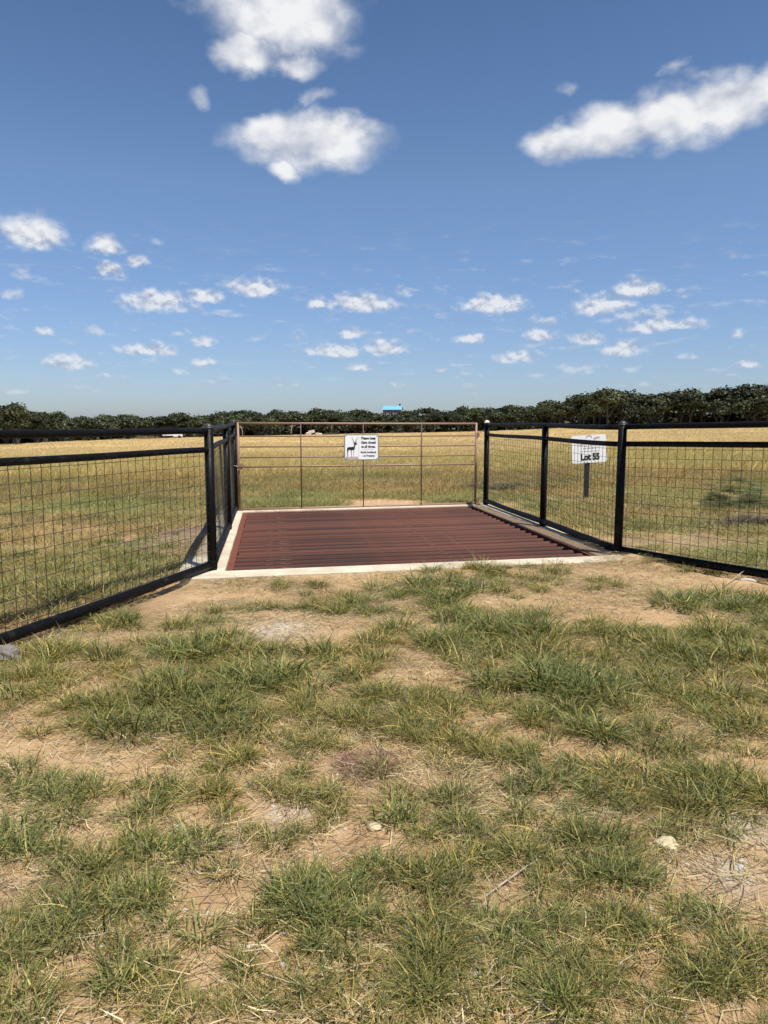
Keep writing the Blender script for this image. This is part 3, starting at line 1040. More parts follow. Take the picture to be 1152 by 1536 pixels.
plate('emblem', [(x + .06, z + .03) for x, z in arc], -.0018, -.0006, INKG, brd)
plate('emblem', [(.09, .175), (.22, .205), (.20, .235), (.10, .22)], -.0018, -.0006, INKR, brd)

# ------------------------------------------------------------------ blades of grass
def hexv(*c): return np.array(c)
GREENS = np.array([(.058, .096, .022), (.096, .136, .034), (.032, .054, .016), (.175, .195, .062), (.076, .098, .038)])
DRY = np.array([(.42, .33, .17), (.50, .41, .23), (.33, .25, .12), (.28, .20, .11), (.55, .47, .29)])
GOLD = np.array([(.68, .50, .26), (.62, .45, .22), (.74, .57, .32), (.54, .39, .18), (.64, .48, .25)])
OLIVE = np.array([(.35, .30, .11), (.27, .25, .10), (.42, .35, .15), (.20, .20, .08)])
BROWN = np.array([(.16, .10, .06), (.22, .15, .10), (.12, .09, .06), (.28, .21, .14)])

def blades(n, rad, lmin, lmax, wid, lean0, lean1, pal, pal2=None, mixp=0.0, seed=0, segs=4, wind=(0, 0), droop=.35, tipdry=.35, outward=.8, square=False):
    r = np.random.default_rng(seed)
    if square:
        bx, by = r.uniform(-rad, rad, n), r.uniform(-rad, rad, n)
    else:
        q = np.sqrt(r.random(n)) * rad; t = r.random(n) * 2 * np.pi
        bx, by = q * np.cos(t), q * np.sin(t)
    base_dir = np.arctan2(by, bx)
    ang = np.where(r.random(n) < outward, base_dir + r.normal(0, .6, n), r.random(n) * 2 * np.pi)
    lean = r.uniform(lean0, lean1, n)
    L = lmin + (lmax - lmin) * r.random(n) ** 1.4
    dx, dy = np.cos(ang), np.sin(ang)
    ts = np.linspace(0, 1, segs + 1)
    side = ang + np.pi / 2 + r.normal(0, .5, n)
    tw = r.normal(0, .35, n)
    sxv, syv, szv = np.cos(side) * np.cos(tw), np.sin(side) * np.cos(tw), np.sin(tw)
    dr = droop * r.uniform(.3, 1.4, n)
    w = wid * r.uniform(.6, 1.3, n)
    verts = np.zeros((n, 2 * segs + 1, 3)); cols = np.zeros((n, 2 * segs + 1, 3))
    pick = pal[r.integers(0, len(pal), n)]
    if pal2 is not None:
        m = r.random(n) < mixp
        pick = np.where(m[:, None], pal2[r.integers(0, len(pal2), n)], pick)
    pick = pick * r.uniform(.8, 1.2, (n, 1))
    tipc = pick * (1 - tipdry) + DRY[r.integers(0, len(DRY), n)] * tipdry
    ph = r.random(n) * 6.28
    for k, t in enumerate(ts):
        hor = L * (np.sin(lean) * t + dr * t * t * np.cos(lean) * .8)
        ver = L * (np.cos(lean) * t - dr * t * t * np.cos(lean) * .75)
        kink = .02 * L * np.sin(ph + t * 5)
        cx_ = bx + dx * hor + wind[0] * L * t * t - dy * kink
        cy_ = by + dy * hor + wind[1] * L * t * t + dx * kink
        cz_ = np.maximum(ver, -.002) - .006 * (t == 0)
        ww = w * (1 - t ** 1.6) * .5 * (0.75 + .25 * min(1, t * 4))
        c = pick * (1 - t * .9) + tipc * (t * .9)
        if k < segs:
            verts[:, 2 * k] = np.stack([cx_ - sxv * ww, cy_ - syv * ww, cz_ - szv * ww], 1)
            verts[:, 2 * k + 1] = np.stack([cx_ + sxv * ww, cy_ + syv * ww, cz_ + szv * ww], 1)
            cols[:, 2 * k] = c; cols[:, 2 * k + 1] = c
        else:
            verts[:, 2 * k] = np.stack([cx_, cy_, cz_], 1); cols[:, 2 * k] = c
    st = 2 * segs + 1
    off = (np.arange(n) * st)[:, None]
    quads = [off + np.array([2 * k, 2 * k + 1, 2 * k + 3, 2 * k + 2]) for k in range(segs - 1)]
    tris = off + np.array([2 * segs - 2, 2 * segs - 1, 2 * segs])
    return verts.reshape(-1, 3), np.concatenate(quads) if quads else None, tris, cols.reshape(-1, 3)

def straws(n, rad, lmin, lmax, wid, pal, seed=0, zmax=.022):
    r = np.random.default_rng(seed)
    q = np.sqrt(r.random(n)) * rad; t = r.random(n) * 2 * np.pi
    bx, by = q * np.cos(t), q * np.sin(t)
    main = r.random() * 3.14
    ang = main + r.normal(0, .9, n)
    L = r.uniform(lmin, lmax, n); w = wid * r.uniform(.5, 1.3, n)
    z0 = r.uniform(.001, zmax, n); pit = r.normal(0, .09, n)
    bend = r.normal(0, .12, n)
    verts = np.zeros((n, 6, 3)); cols = np.zeros((n, 6, 3))
    c = pal[r.integers(0, len(pal), n)] * r.uniform(.75, 1.2, (n, 1))
    for k, s in enumerate((-.5, 0, .5)):
        x = bx + np.cos(ang) * L * s - np.sin(ang) * bend * L * (s == 0)
        y = by + np.sin(ang) * L * s + np.cos(ang) * bend * L * (s == 0)
        z = np.maximum(z0 + L * s * pit, 0.0) + .002
        ww = w * .5 * (1 if s == 0 else .6)
        px_, py_ = -np.sin(ang) * ww, np.cos(ang) * ww
        verts[:, 2 * k] = np.stack([x - px_, y - py_, z], 1); verts[:, 2 * k + 1] = np.stack([x + px_, y + py_, z + ww * .4], 1)
        cols[:, 2 * k] = c; cols[:, 2 * k + 1] = c
    off = (np.arange(n) * 6)[:, None]
    quads = np.concatenate([off + np.array([0, 1, 3, 2]), off + np.array([2, 3, 5, 4])])
    return verts.reshape(-1, 3), quads, None, cols.reshape(-1, 3)

def join(parts):
    V, Q, T, C, b = [], [], [], [], 0
    for v, q, t, c in parts:
        V.append(v); C.append(c)
        if q is not None: Q.append(q + b)
        if t is not None: T.append(t + b)
        b += len(v)
    fl = []
    if Q: fl.append(np.concatenate(Q))
    if T: fl.append(np.concatenate(T))
    return np.concatenate(V), fl, np.concatenate(C)

def src(name, parts):
    v, f, c = join(parts)
    return bpy.data.objects.new(name, np_mesh(name, v, f, GRASS, False, {'col': c}))

tufts, lows, litter, golds, olives, fargold, mixeds, browns = [], [], [], [], [], [], [], []
for i in range(9):
    k = 1 + .25 * (i % 3)
    tufts.append(src('tuft_src', [
        blades(int(74 * k), .065 * k, .06, .20, .0066, .10, 1.25, GREENS, OLIVE, .16, 100 + i, 5, droop=.55, tipdry=.24),
        blades(24, .09 * k, .05, .15, .0050, .7, 1.5, DRY, OLIVE, .2, 200 + i, 3, tipdry=.5),
        straws(26, .13 * k, .03, .12, .003, DRY, 300 + i, .02)]))
for i in range(6):
    lows.append(src('low_src', [
        blades(40, .16, .03, .11, .0048, .4, 1.4, GREENS, DRY, .48, 400 + i, 3),
        straws(22, .2, .03, .12, .0028, np.vstack([DRY, BROWN]), 450 + i)]))
for i in range(6):
    litter.append(src('straw_src', [straws(80, .3, .03, .17, .0030, np.vstack([DRY, DRY, DRY, DRY, BROWN]), 500 + i, .012)]))
for i in range(5):
    mixeds.append(src('mixed_src', [
        blades(110, .38, .08, .26, .007, .2, 1.3, DRY, np.vstack([GREENS, OLIVE]), .42, 600 + i, 3, outward=.3),
        straws(50, .4, .05, .18, .005, DRY, 650 + i)]))
for i in range(5):
    browns.append(src('brown_src', [
        blades(150, .42, .14, .42, .007, .1, .9, np.vstack([DRY, OLIVE]), np.vstack([BROWN, GREENS]), .45, 700 + i, 3, outward=.2, wind=(.18, .05))]))
for i in range(5):
    olives.append(src('olive_src', [
        blades(300, .85, .20, .48, .011, .15, 1.0, OLIVE, GOLD, .45, 800 + i, 3, outward=0, wind=(.28, .05), square=True)]))
for i in range(5):
    golds.append(src('gold_src', [
        blades(320, .9, .20, .46, .012, .2, 1.15, GOLD, OLIVE, .22, 900 + i, 3, outward=0, wind=(.28, .05), square=True)]))
for i in range(4):
    fargold.append(src('far_src', [
        blades(620, 2.4, .20, .40, .035, .3, 1.2, GOLD, OLIVE, .16, 950 + i, 2, outward=0, wind=(.3, .05), square=True)]))

def scatter(name, label, cat, sources, pts, rotz, scl, tint, kind='stuff', tiltv=None):
    n = len(pts)
    me = bpy.data.meshes.new(name)
    me.vertices.add(n); me.vertices.foreach_set('co', np.asarray(pts, np.float32).reshape(-1))
    r = np.zeros((n, 3), np.float32); r[:, 2] = rotz
    if tiltv is not None: r[:, :2] = tiltv
    a = me.attributes.new('rot', 'FLOAT_VECTOR', 'POINT'); a.data.foreach_set('vector', r.reshape(-1))
    a = me.attributes.new('scl', 'FLOAT_VECTOR', 'POINT'); a.data.foreach_set('vector', np.asarray(scl, np.float32).reshape(-1))
    a = me.attributes.new('idx', 'INT', 'POINT'); a.data.foreach_set('value', RNG.integers(0, len(sources), n).astype(np.int32))
    a = me.attributes.new('tint', 'FLOAT_COLOR', 'POINT')
    c = np.ones((n, 4), np.float32); c[:, :3] = tint; a.data.foreach_set('color', c.reshape(-1))
    o = link(bpy.data.objects.new(name, me))
    ng = bpy.data.node_groups.new(name + '_scatter', 'GeometryNodeTree')
    ng.interface.new_socket('Geometry', in_out='INPUT', socket_type='NodeSocketGeometry')
    ng.interface.new_socket('Geometry', in_out='OUTPUT', socket_type='NodeSocketGeometry')
    gi, go = ng.nodes.new('NodeGroupInput'), ng.nodes.new('NodeGroupOutput')
    iop = ng.nodes.new('GeometryNodeInstanceOnPoints')
    iop.inputs['Pick Instance'].default_value = True
    jn = ng.nodes.new('GeometryNodeJoinGeometry')
    for s in sources:
        oi = ng.nodes.new('GeometryNodeObjectInfo'); oi.inputs['Object'].default_value = s
        g2 = ng.nodes.new('GeometryNodeGeometryToInstance')
        ng.links.new(oi.outputs['Geometry'], g2.inputs[0]); ng.links.new(g2.outputs[0], jn.inputs[0])
    def at(nm, ty):
        q = ng.nodes.new('GeometryNodeInputNamedAttribute'); q.data_type = ty; q.inputs[0].default_value = nm
        return q.outputs[0]
    e2r = ng.nodes.new('FunctionNodeEulerToRotation')
    ng.links.new(at('rot', 'FLOAT_VECTOR'), e2r.inputs[0])
    ng.links.new(gi.outputs[0], iop.inputs['Points']); ng.links.new(jn.outputs[0], iop.inputs['Instance'])
    ng.links.new(at('idx', 'INT'), iop.inputs['Instance Index'])
    ng.links.new(e2r.outputs[0], iop.inputs['Rotation'])
    ng.links.new(at('scl', 'FLOAT_VECTOR'), iop.inputs['Scale'])
    ng.links.new(iop.outputs[0], go.inputs[0])
    md = o.modifiers.new('scatter', 'NODES'); md.node_group = ng
    tag(o, label, cat, None, kind)
    return o

# clusters read off the photograph (pixel x, y, radius in metres, number of tufts, size, greenness)
CL = [
 (185, 928, .20, 7, 1.1, .7), (90, 985, .22, 6, 1.0, .5), (300, 935, .16, 5, .9, .6), (240, 975, .30, 10, 1.1, .6), (330, 985, .38, 14, 1.2, .8), (420, 1000, .34, 12, 1.0, .6),
 (110, 1085, .22, 9, 1.15, .5), (30, 1030, .22, 8, 1.0, .5), (180, 1060, .16, 5, 1.0, .4), (270, 1075, .3, 14, 1.35, .9), (310, 1040, .22, 8, 1.3, .9), (385, 1020, .2, 7, 1.2, .9), (350, 1140, .25, 8, .9, .3),
 (420, 1130, .25, 8, .9, .3), (105, 1205, .16, 7, 1.15, .8), (55, 1255, .14, 6, 1.15, .8), (10, 1180, .12, 5, 1.1, .8), (230, 1285, .18, 9, 1.1, .8), (270, 1350, .14, 6, 1.0, .7), (175, 1400, .18, 10, 1.25, .9),
 (60, 1380, .14, 6, 1.0, .6), (300, 1225, .2, 6, .9, .5), (250, 1190, .18, 7, 1.0, .5), (340, 1240, .12, 3, .7, .5), (15, 1440, .14, 6, 1.0, .6), (60, 1500, .16, 8, 1.1, .6), (180, 1500, .14, 6, .9, .5),
 (470, 1340, .13, 6, 1.0, .8), (510, 1370, .17, 9, 1.15, .7), (570, 1330, .16, 9, 1.15, .6), (600, 1390, .17, 9, 1.1, .6), (520, 1440, .15, 7, 1.0, .6), (460, 1255, .10, 4, .9, .7), (470, 1205, .12, 4, .8, .5),
 (560, 1200, .18, 6, .9, .4), (620, 1215, .16, 7, 1.05, .9), (650, 1260, .16, 6, .9, .6), (500, 1180, .2, 6, .9, .5), (430, 1460, .12, 5, .8, .5), (640, 1480, .16, 8, 1.0, .5), (560, 1500, .14, 6, 1.0, .5),
 (640, 885, .30, 11, 1.35, .95), (620, 905, .2, 6, 1.1, .8), (545, 908, .32, 9, .8, .7), (430, 884, .24, 6, .8, .6), (470, 905, .3, 7, .7, .3), (380, 912, .15, 4, .6, .5), (700, 950, .36, 16, 1.35, 1.), (640, 965, .3, 9, 1.0, .6),
 (760, 935, .3, 9, 1.1, .7), (805, 1030, .24, 13, 1.6, .95), (770, 1000, .28, 9, 1.2, .7), (810, 1070, .2, 7, 1.2, .7), (690, 860, .18, 6, .9, .5), (720, 868, .22, 6, .8, .5), (790, 862, .30, 8, .9, .5), (800, 850, .2, 4, .8, .6), (740, 885, .3, 7, .8, .5),
 (890, 877, .28, 7, .7, .5), (1055, 905, .32, 12, 1.3, .95), (1110, 905, .2, 6, 1.1, .8), (1045, 855, .18, 4, .8, .7), (970, 846, .16, 3, .6, .6), (870, 960, .38, 12, 1.0, .5), (920, 985, .36, 12, 1.0, .5), (960, 960, .3, 9, 1.0, .5), (1060, 975, .36, 14, 1.2, .7),
 (1120, 985, .36, 14, 1.25, .7), (1140, 950, .3, 10, 1.1, .7), (1080, 1040, .3, 10, 1.0, .5), (1130, 1070, .25, 8, 1.0, .5), (950, 1040, .3, 12, 1.05, .55), (900, 1060, .2, 7, 1.0, .5), (1000, 1070, .28, 10, 1.0, .5), (900, 1105, .15, 7, 1.15, .8), (980, 1120, .2, 8, 1.0, .5),
 (815, 1130, .14, 4, .8, .7), (740, 1080, .3, 9, .9, .4), (680, 1070, .3, 9, .9, .4), (600, 1060, .32, 10, .9, .4), (540, 1040, .3, 9, .9, .4), (500, 1000, .3, 9, .9, .5), (480, 1080, .3, 10, .9, .35), (600, 1100, .22, 7, .9, .5), (580, 975, .3, 8, .8, .4), (860, 1185, .16, 7, 1.0, .8),
 (830, 1165, .14, 5, .9, .7), (780, 1150, .14, 4, .8, .4), (720, 1150, .16, 5, .9, .5), (1060, 1180, .2, 9, 1.15, .5), (990, 1160, .18, 8, 1.1, .6), (960, 1190, .16, 7, 1.1, .6), (1130, 1130, .2, 8, 1.0, .5), (1120, 1210, .14, 5, 1.0, .5), (1010, 1225, .18, 7, 1.0, .5), (1050, 1250, .13, 5, .9, .5),
 (850, 1250, .16, 7, 1.05, .6), (880, 1290, .16, 8, 1.0, .6), (930, 1340, .16, 9, 1.0, .8), (840, 1300, .14, 5, .9, .5), (900, 1365, .12, 5, .9, .6), (740, 1300, .15, 8, 1.0, .6), (700, 1260, .16, 6, .9, .5), (790, 1430, .14, 8, 1.05, .9), (830, 1400, .12, 5, .9, .7),
 (750, 1440, .14, 6, .9, .6), (1120, 1420, .15, 9, 1.1, .95), (1060, 1430, .12, 5, .8, .7), (980, 1430, .14, 5, .8, .4), (720, 1500, .15, 7, 1.0, .6), (880, 1500, .16, 7, .9, .5), (960, 1490, .14, 6, .9, .4), (1040, 1500, .14, 6, .9, .5), (800, 1500, .13, 5, .9, .6), (400, 1510, .14, 6, .9, .5), (300, 1500, .10, 3, .8, .5), (1130, 1500, .14, 5, .9, .5), (250, 1440, .12, 4, .8, .5),
 # beyond the left fence
 (90, 890, .45, 16, 1.3, .7), (30, 895, .35, 12, 1.2, .6), (160, 840, .4, 12, 1.1, .7), (205, 835, .3, 10, 1.1, .8), (170, 818, .35, 9, 1.0, .8), (90, 835, .4, 9, 1.0, .6), (15, 855, .3, 8, 1.0, .6), (235, 808, .2, 5, .8, .8), (50, 870, .35, 8, 1., .6), (120, 860, .3, 8, 1., .6),
]
BARE = [
 (350, 890, .8, .22), (470, 860, .8, .2), (600, 860, .6, .14), (700, 905, .5, .1), (850, 900, .7, .2), (960, 920, .5, .2), (430, 950, .4, .2), (560, 940, .5, .16), (940, 860, .7, .3), (1040, 880, .6, .2), (200, 960, .3, .15), (1130, 900, .4, .2), (330, 1440, .28, .3), (350, 1350, .2, .2), (100, 1160, .36, .2), (200, 1200, .16, .14), (760, 1380, .22, .2), (1080, 1330, .3, .24), (420, 1290, .14, .16), (870, 1090, .2, .3), (20, 1330, .14, .1), (20, 1120, .3, .16), (660, 1400, .1, .1), (1000, 1400, .2, .1), (700, 1190, .16, .1), (400, 1180, .2, .12),  # bare soil: pixel x, y, radius across and along (metres)
 (330, 1400, .20, .30), (370, 1440, .22, .2), (290, 1330, .10, .10), (60, 1130, .3, .14), (110, 1160, .3, .12), (190, 1250, .16, .14), (330, 900, .55, .22), (420, 935, .45, .25), (560, 930, .5, .12), (480, 870, .5, .18), (560, 880, .4, .12), (280, 880, .3, .25),
 (860, 1010, .10, .3), (870, 1040, .12, .3), (845, 1110, .14, .3), (850, 1150, .16, .12), (760, 1370, .18, .16), (710, 1340, .14, .1), (1070, 1310, .22, .16), (1110, 1340, .24, .16), (970, 1270, .14, .12), (410, 1200, .14, .2), (440, 1240, .12, .16), (380, 1300, .14, .2),
 (760, 1200, .18, .14), (1070, 1130, .18, .1), (960, 880, .6, .18), (1000, 860, .6, .16), (820, 885, .5, .12), (930, 905, .5, .12), (1080, 870, .5, .12), (1000, 1000, .2, .15), (560, 1160, .3, .16), (520, 1250, .16, .10), (240, 920, .3, .2), (240, 870, .5, .3),
 (1120, 1150, .2, .12), (900, 1400, .2, .15), (250, 1130, .16, .1), (1010, 935, .35, .12), (730, 1230, .15, .12), (540, 1250, .14, .1),
]
bare_w = [(gpoint(a, b), c, d) for a, b, c, d in BARE]
def bare(x, y):
    m = np.zeros_like(x)
    for (gx, gy), rx, ry in bare_w:
        m = np.maximum(m, np.exp(-((x - gx) / rx) ** 2 - ((y - gy) / ry) ** 2))
    return m

def on_slab(x, y, m_=0.0):
    u, v = local(x, y)
    return (u > UO0 - m_) & (u < UO1 + m_) & (v > VO0 - m_) & (v < VO1 + m_)

TG = np.array((.92, .99, .76)); TD = np.array((1.55, 1.25, .92))
pts, rz, sc, ti_ = [], [], [], []
r_ = np.random.default_rng(77)
def put(x, y, s, g, dz=0.0):
    pts.append((x, y, hz(x, y) + dz)); rz.append(r_.random() * 6.28)
    j = s * r_.uniform(.7, 1.25) * float(np.interp(y, [1.5, 3, 4.5, 8], [.52, .70, .98, 1.0]))
    sc.append((j * r_.uniform(.9, 1.15), j * r_.uniform(.9, 1.15), j * r_.uniform(.8, 1.15)))
    c = (TG * g + TD * (1 - g)) * r_.uniform(.85, 1.15)
    ti_.append(tuple(c))
for (px, py, rad, n, s, g) in CL:
    gx, gy = gpoint(px, py)
    for _ in range(n):
        a, q = r_.random() * 6.28, math.sqrt(r_.random()) * rad * 1.3
        x, y = gx + math.cos(a) * q * 1.3, gy + math.sin(a) * q * .9
        u, v = local(x, y)
        if U0 - .2 < u < U1 + .3 and v > VO0 + .05: continue
        put(x, y, s, min(1, max(0, g + r_.normal(0, .2))))
nclump = len(pts)
# scattered tufts in between
def rand_wedge(n, y0, y1, extra=1.6, k=.62):
    y = np.sqrt(r_.random(n) * (y1 * y1 - y0 * y0) + y0 * y0)
    x = r_.uniform(-1, 1, n) * (y * k + extra)
    return x, y
x, y = rand_wedge(8600, .5, 8.6)
cov = fbm(x, y, 1.5, 4); bm = bare(x, y)
u, v = local(x, y)
keep = (cov + .10 * (vnoise(x * 9, y * 9) - .5) - 1.8 * bm > .475 - .06 * sstep(2.2, 3.2, y) * (1 - sstep(5.6, 6.4, y))) & ~on_slab(x, y, .03) & ~((y > 6.0) & (r_.random(len(x)) < .55))
for xx, yy, cc in zip(x[keep], y[keep], cov[keep]):
    put(xx, yy, .30 + .50 * r_.random() ** 1.5, min(1, max(0, (cc - .45) * 3 + r_.normal(.0, .28))))
scatter('grass', 'green and yellowing grass tufts growing in the dry soil', None, tufts, pts, np.array(rz), sc, ti_)

x, y = rand_wedge(3800, .5, 9.0)
cov = fbm(x, y, 1.9, 4); bm = bare(x, y)
keep = (cov - 1.15 * bm > .41) & ~on_slab(x, y, .05)
x, y = x[keep], y[keep]
n = len(x)
sc2 = r_.uniform(.6, 1.2, (n, 1)) * np.ones((1, 3)) * np.interp(y, [1.5, 3, 6], [.6, .75, 1])[:, None]
g = r_.random((n, 1)); tn = (TG * g + TD * (1 - g)) * r_.uniform(.8, 1.15, (n, 1))
scatter('low_grass', 'short thin grass between the taller tufts', None, lows, np.stack([x, y, HG(x, y)], 1), r_.random(n) * 6.28, sc2, tn)

x, y = rand_wedge(4200, .5, 9.5)
bm = bare(x, y)
keep = ~on_slab(x, y, -.12) & (r_.random(len(x)) > .8 * bm) & (fbm(x + 9, y, 1.3, 3) > .40)
keep &= ~((local(x, y)[0] > .1) & (local(x, y)[0] < 4.5) & (local(x, y)[1] > -.3))
x, y = x[keep], y[keep]; n = len(x)
ux, vx = r_.uniform(.25, 1.6, 26), r_.uniform(5.05, 5.45, 26)
gx_ = FL.x + EX.x * ux + EYV.x * vx; gy_ = FL.y + EX.y * ux + EYV.y * vx
x, y = np.concatenate([x, gx_]), np.concatenate([y, gy_])
zz = HG(x, y) + .001; zz[n:] = tilt(x[n:]) + .028
n = len(x)
sc2 = r_.uniform(.7, 1.25, (n, 1)) * np.ones((1, 3)); sc2[:, 2] = 1; sc2[-26:] *= .45
tn = r_.uniform(.85, 1.3, (n, 1)) * np.ones((1, 3))
scatter('straw_litter', 'broken dry straw lying over the bare soil', None, litter, np.stack([x, y, zz], 1), r_.random(n) * 6.28, sc2, tn)

# short mixed pasture 8 to 20 m
x, y = rand_wedge(9500, 5.5, 21, 2.5)
cov = fbm(x, y, .55, 4)
u, v = local(x, y)
side = (np.abs(u - 2.3) > 2.75) | (v > 5.85)
front = (v < -.3) & (u > -.35) & (u < 5.3)
leftish = (u < -.35) & (x < dL.x / dL.y * (y - pFL[1]) + pFL[0] - .12)
rightish = (u > 5.0) & (x > pFR[0] + (y - pFR[1]) * dR.x / dR.y + .12)
region = np.where(y < 8.4, leftish | rightish, side)
keep = region & ~on_slab(x, y, .1) & (cov > .31) & (r_.random(len(x)) < sstep(.30, .46, cov) * .9 + .12)
# trodden bare strip outside the left corner
cx0, cy0 = gpoint(255, 815)
keep &= ~((((x - cx0) / 1.0) ** 2 + ((y - cy0) / 1.3) ** 2 < 1) & (r_.random(len(x)) < .8))
x, y = x[keep], y[keep]; n = len(x)
g = np.clip(fbm(x + 40, y, .5, 3) * 2.6 - .85 + r_.normal(0, .12, n), 0, 1)[:, None]
tn = (np.array((.74, .88, .60)) * g + np.array((1.12, .98, .82)) * (1 - g)) * r_.uniform(.8, 1.15, (n, 1))
sc2 = r_.uniform(.6, 1.15, (n, 1)) * np.ones((1, 3)); sc2[:, 2] *= .75
scatter('pasture_grass', 'short patchy pasture grass, half green and half dry', None, mixeds, np.stack([x, y, HG(x, y)], 1), r_.random(n) * 6.28, sc2, tn)

# taller brownish band 15 to 30 m
x, y = rand_wedge(4200, 14.5, 32, 3)
cov = fbm(x, y, .3, 3)
keep = (r_.random(len(x)) < .85 * sstep(14.5, 19.0, y + 5 * (cov - .5)) * (1 - sstep(27, 32, y)))
x, y = x[keep], y[keep]; n = len(x)
g = np.clip(fbm(x + 9, y + 3, .25, 3) * 2.4 - .75, 0, 1)[:, None]
tn = (np.array((.80, .88, .62)) * g + np.array((1.12, .92, .70)) * (1 - g)) * r_.uniform(.8, 1.15, (n, 1))
sc2 = r_.uniform(.7, 1.2, (n, 1)) * np.ones((1, 3)); sc2[:, 2] *= .8
scatter('dry_grass', 'knee high dry brownish grass beyond the short pasture', None, browns, np.stack([x, y, HG(x, y)], 1), r_.random(n) * 6.28 * 0 + r_.normal(0, .6, n), sc2, tn)

x, y = rand_wedge(2600, 10, 27, 3)
u, v = local(x, y)
keep = (fbm(x + 60, y * 1.8, .33, 4) > .56) & ((np.abs(u - 2.3) > 3.2) | (v > 6.3)) & (np.hypot((x + 3.2), (y - 9.3)) > 1.6)
x, y = x[keep], y[keep]; n = len(x)
tn = r_.uniform(.75, 1.15, (n, 1)) * np.array((.42, .52, .42))
scatter('field_weeds', 'grey green weeds growing in loose drifts through the pasture', None, browns, np.stack([x, y, HG(x, y)], 1), r_.random(n) * 6.28, r_.uniform(.45, .85, (n, 1)) * np.array((1, 1, .75)), tn)

x, y = rand_wedge(2600, 22, 44, 4)
keep = r_.random(len(x)) < sstep(21, 27, y) * (1 - .7 * sstep(36, 44, y))
x, y = x[keep], y[keep]; n = len(x)
tn = r_.uniform(.85, 1.12, (n, 1)) * np.array((1.0, 1.0, .8))
scatter('olive_grass', 'yellow green standing grass across the middle of the field', None, olives, np.stack([x, y, HG(x, y)], 1), r_.normal(0, .5, n), r_.uniform(.8, 1.15, (n, 3)), tn)

x, y = rand_wedge(3600, 33, 72, 6)
keep = r_.random(len(x)) < sstep(32, 42, y)
x, y = x[keep], y[keep]; n = len(x)
tn = (.82 + .38 * fbm(x, y, .12, 3))[:, None] * r_.uniform(.92, 1.08, (n, 1)) * np.ones((1, 3))
scatter('golden_grass', 'golden ripe grass covering the open field', None, golds, np.stack([x, y, HG(x, y)], 1), r_.normal(0, .5, n), r_.uniform(.8, 1.15, (n, 3)), tn)

x, y = rand_wedge(4200, 66, 236, 12, .60)
azd = np.degrees(np.arctan2(x, y))
keep = np.hypot(x, y) < base_az(azd)[0] + 4
x, y = x[keep], y[keep]; n = len(x)
tn = (.80 + .42 * fbm(x, y, .06, 3))[:, None] * np.ones((1, 3))
scatter('far_golden_grass', 'golden grass of the far field up to the oaks', None, fargold, np.stack([x, y, HG(x, y)], 1), r_.normal(0, .5, n), r_.uniform(.8, 1.15, (n, 3)), tn)

# white pebbles and gravel
def pebbles():
    V, Fc, C = [], [], []
    base = [(1, 0, 0), (-1, 0, 0), (0, 1, 0), (0, -1, 0), (0, 0, 1), (0, 0, -1)]
    fs = [(0, 2, 4), (2, 1, 4), (1, 3, 4), (3, 0, 4), (2, 0, 5), (1, 2, 5), (3, 1, 5), (0, 3, 5)]
    k = 0
    for (px, py, rad, n) in [(430, 1205, .12, 60), (1135, 1240, .16, 110), (1090, 1300, .10, 50), (415, 945, .35, 80), (600, 1240, .08, 12), (440, 1250, .08, 30), (820, 1500, .3, 20), (1000, 1200, .6, 50), (300, 1000, 1.2, 160), (700, 1100, 1.2, 200), (576, 1250, 1.1, 420), (350, 1400, .5, 160), (850, 1400, .6, 200)]:
        gx, gy = gpoint(px, py)
        for _ in range(n):
            a, q = r_.random() * 6.28, math.sqrt(r_.random()) * rad
            x, y = gx + math.cos(a) * q, gy + math.sin(a) * q
            s = .003 + .009 * r_.random() ** 3
            z = hz(x, y) + s * .25
            for b in base:
                V.append((x + b[0] * s * r_.uniform(.7, 1.3), y + b[1] * s * r_.uniform(.7, 1.3), z + b[2] * s * .6))
            for f in fs: Fc.append(tuple(i + k for i in f))
            k += 6
    me = bpy.data.meshes.new('gravel'); me.from_pydata(V, [], Fc); me.materials.append(ROCK)
    tag(link(bpy.data.objects.new('gravel', me)), 'small pale pebbles lying on the bare soil', None, None, 'stuff')
pebbles()

# ------------------------------------------------------------------ single stones, sticks, weeds
def rock(name, px, py, sx, sy, sz, m_, label, seed, sink=.35, rz_=0.0):
    x, y = gpoint(px, py)
    r = np.random.default_rng(seed)
    mb = MB(); mb.dome((0, 0, 0), 1, 14, 9)
    vs = []
    for v in mb.v:
        v = Vector(v)
        k = 1 + .22 * (float(fbm(v.x * 1.3 + seed, v.y * 1.3 + v.z * 2, 1.2, 3)) - .5) * 2
        vs.append((v.x * sx * k, v.y * sy * k, v.z * sz * k))
    mb.v = vs; mb.sm = [False] * len(mb.sm)
    o = mb.build(name, m_)
    o.location = (x, y, hz(x, y) + sz * (1 - sink) * .6)
    o.rotation_euler = (0, 0, rz_)
    tag(o, label, 'stone')
rock('stone', 8, 990, .10, .07, .07, ROCKD, 'grey stone under the black bottom rail at the left edge', 3)
rock('stone', 212, 888, .17, .05, .035, simple('chalk stone', (.66, .64, .60), .8), 'flat white stone just behind the left bottom rail', 5, .2, R(55))
rock('stone', 1000, 1268, .045, .035, .03, ROCKY, 'pale yellow stone lying in bare soil between the right tufts', 8)
rock('stone', 1122, 870, .085, .04, .022, ROCK, 'flat grey stone in front of the right bottom rail', 9, .3, R(-30))
rock('stone', 1108, 1300, .026, .02, .012, ROCK, 'small flat stone on pebbly soil near the right edge', 12)
rock('stone', 562, 1243, .028, .022, .016, ROCKY, 'small pale stone on bare soil below the reddish dead weed', 14)

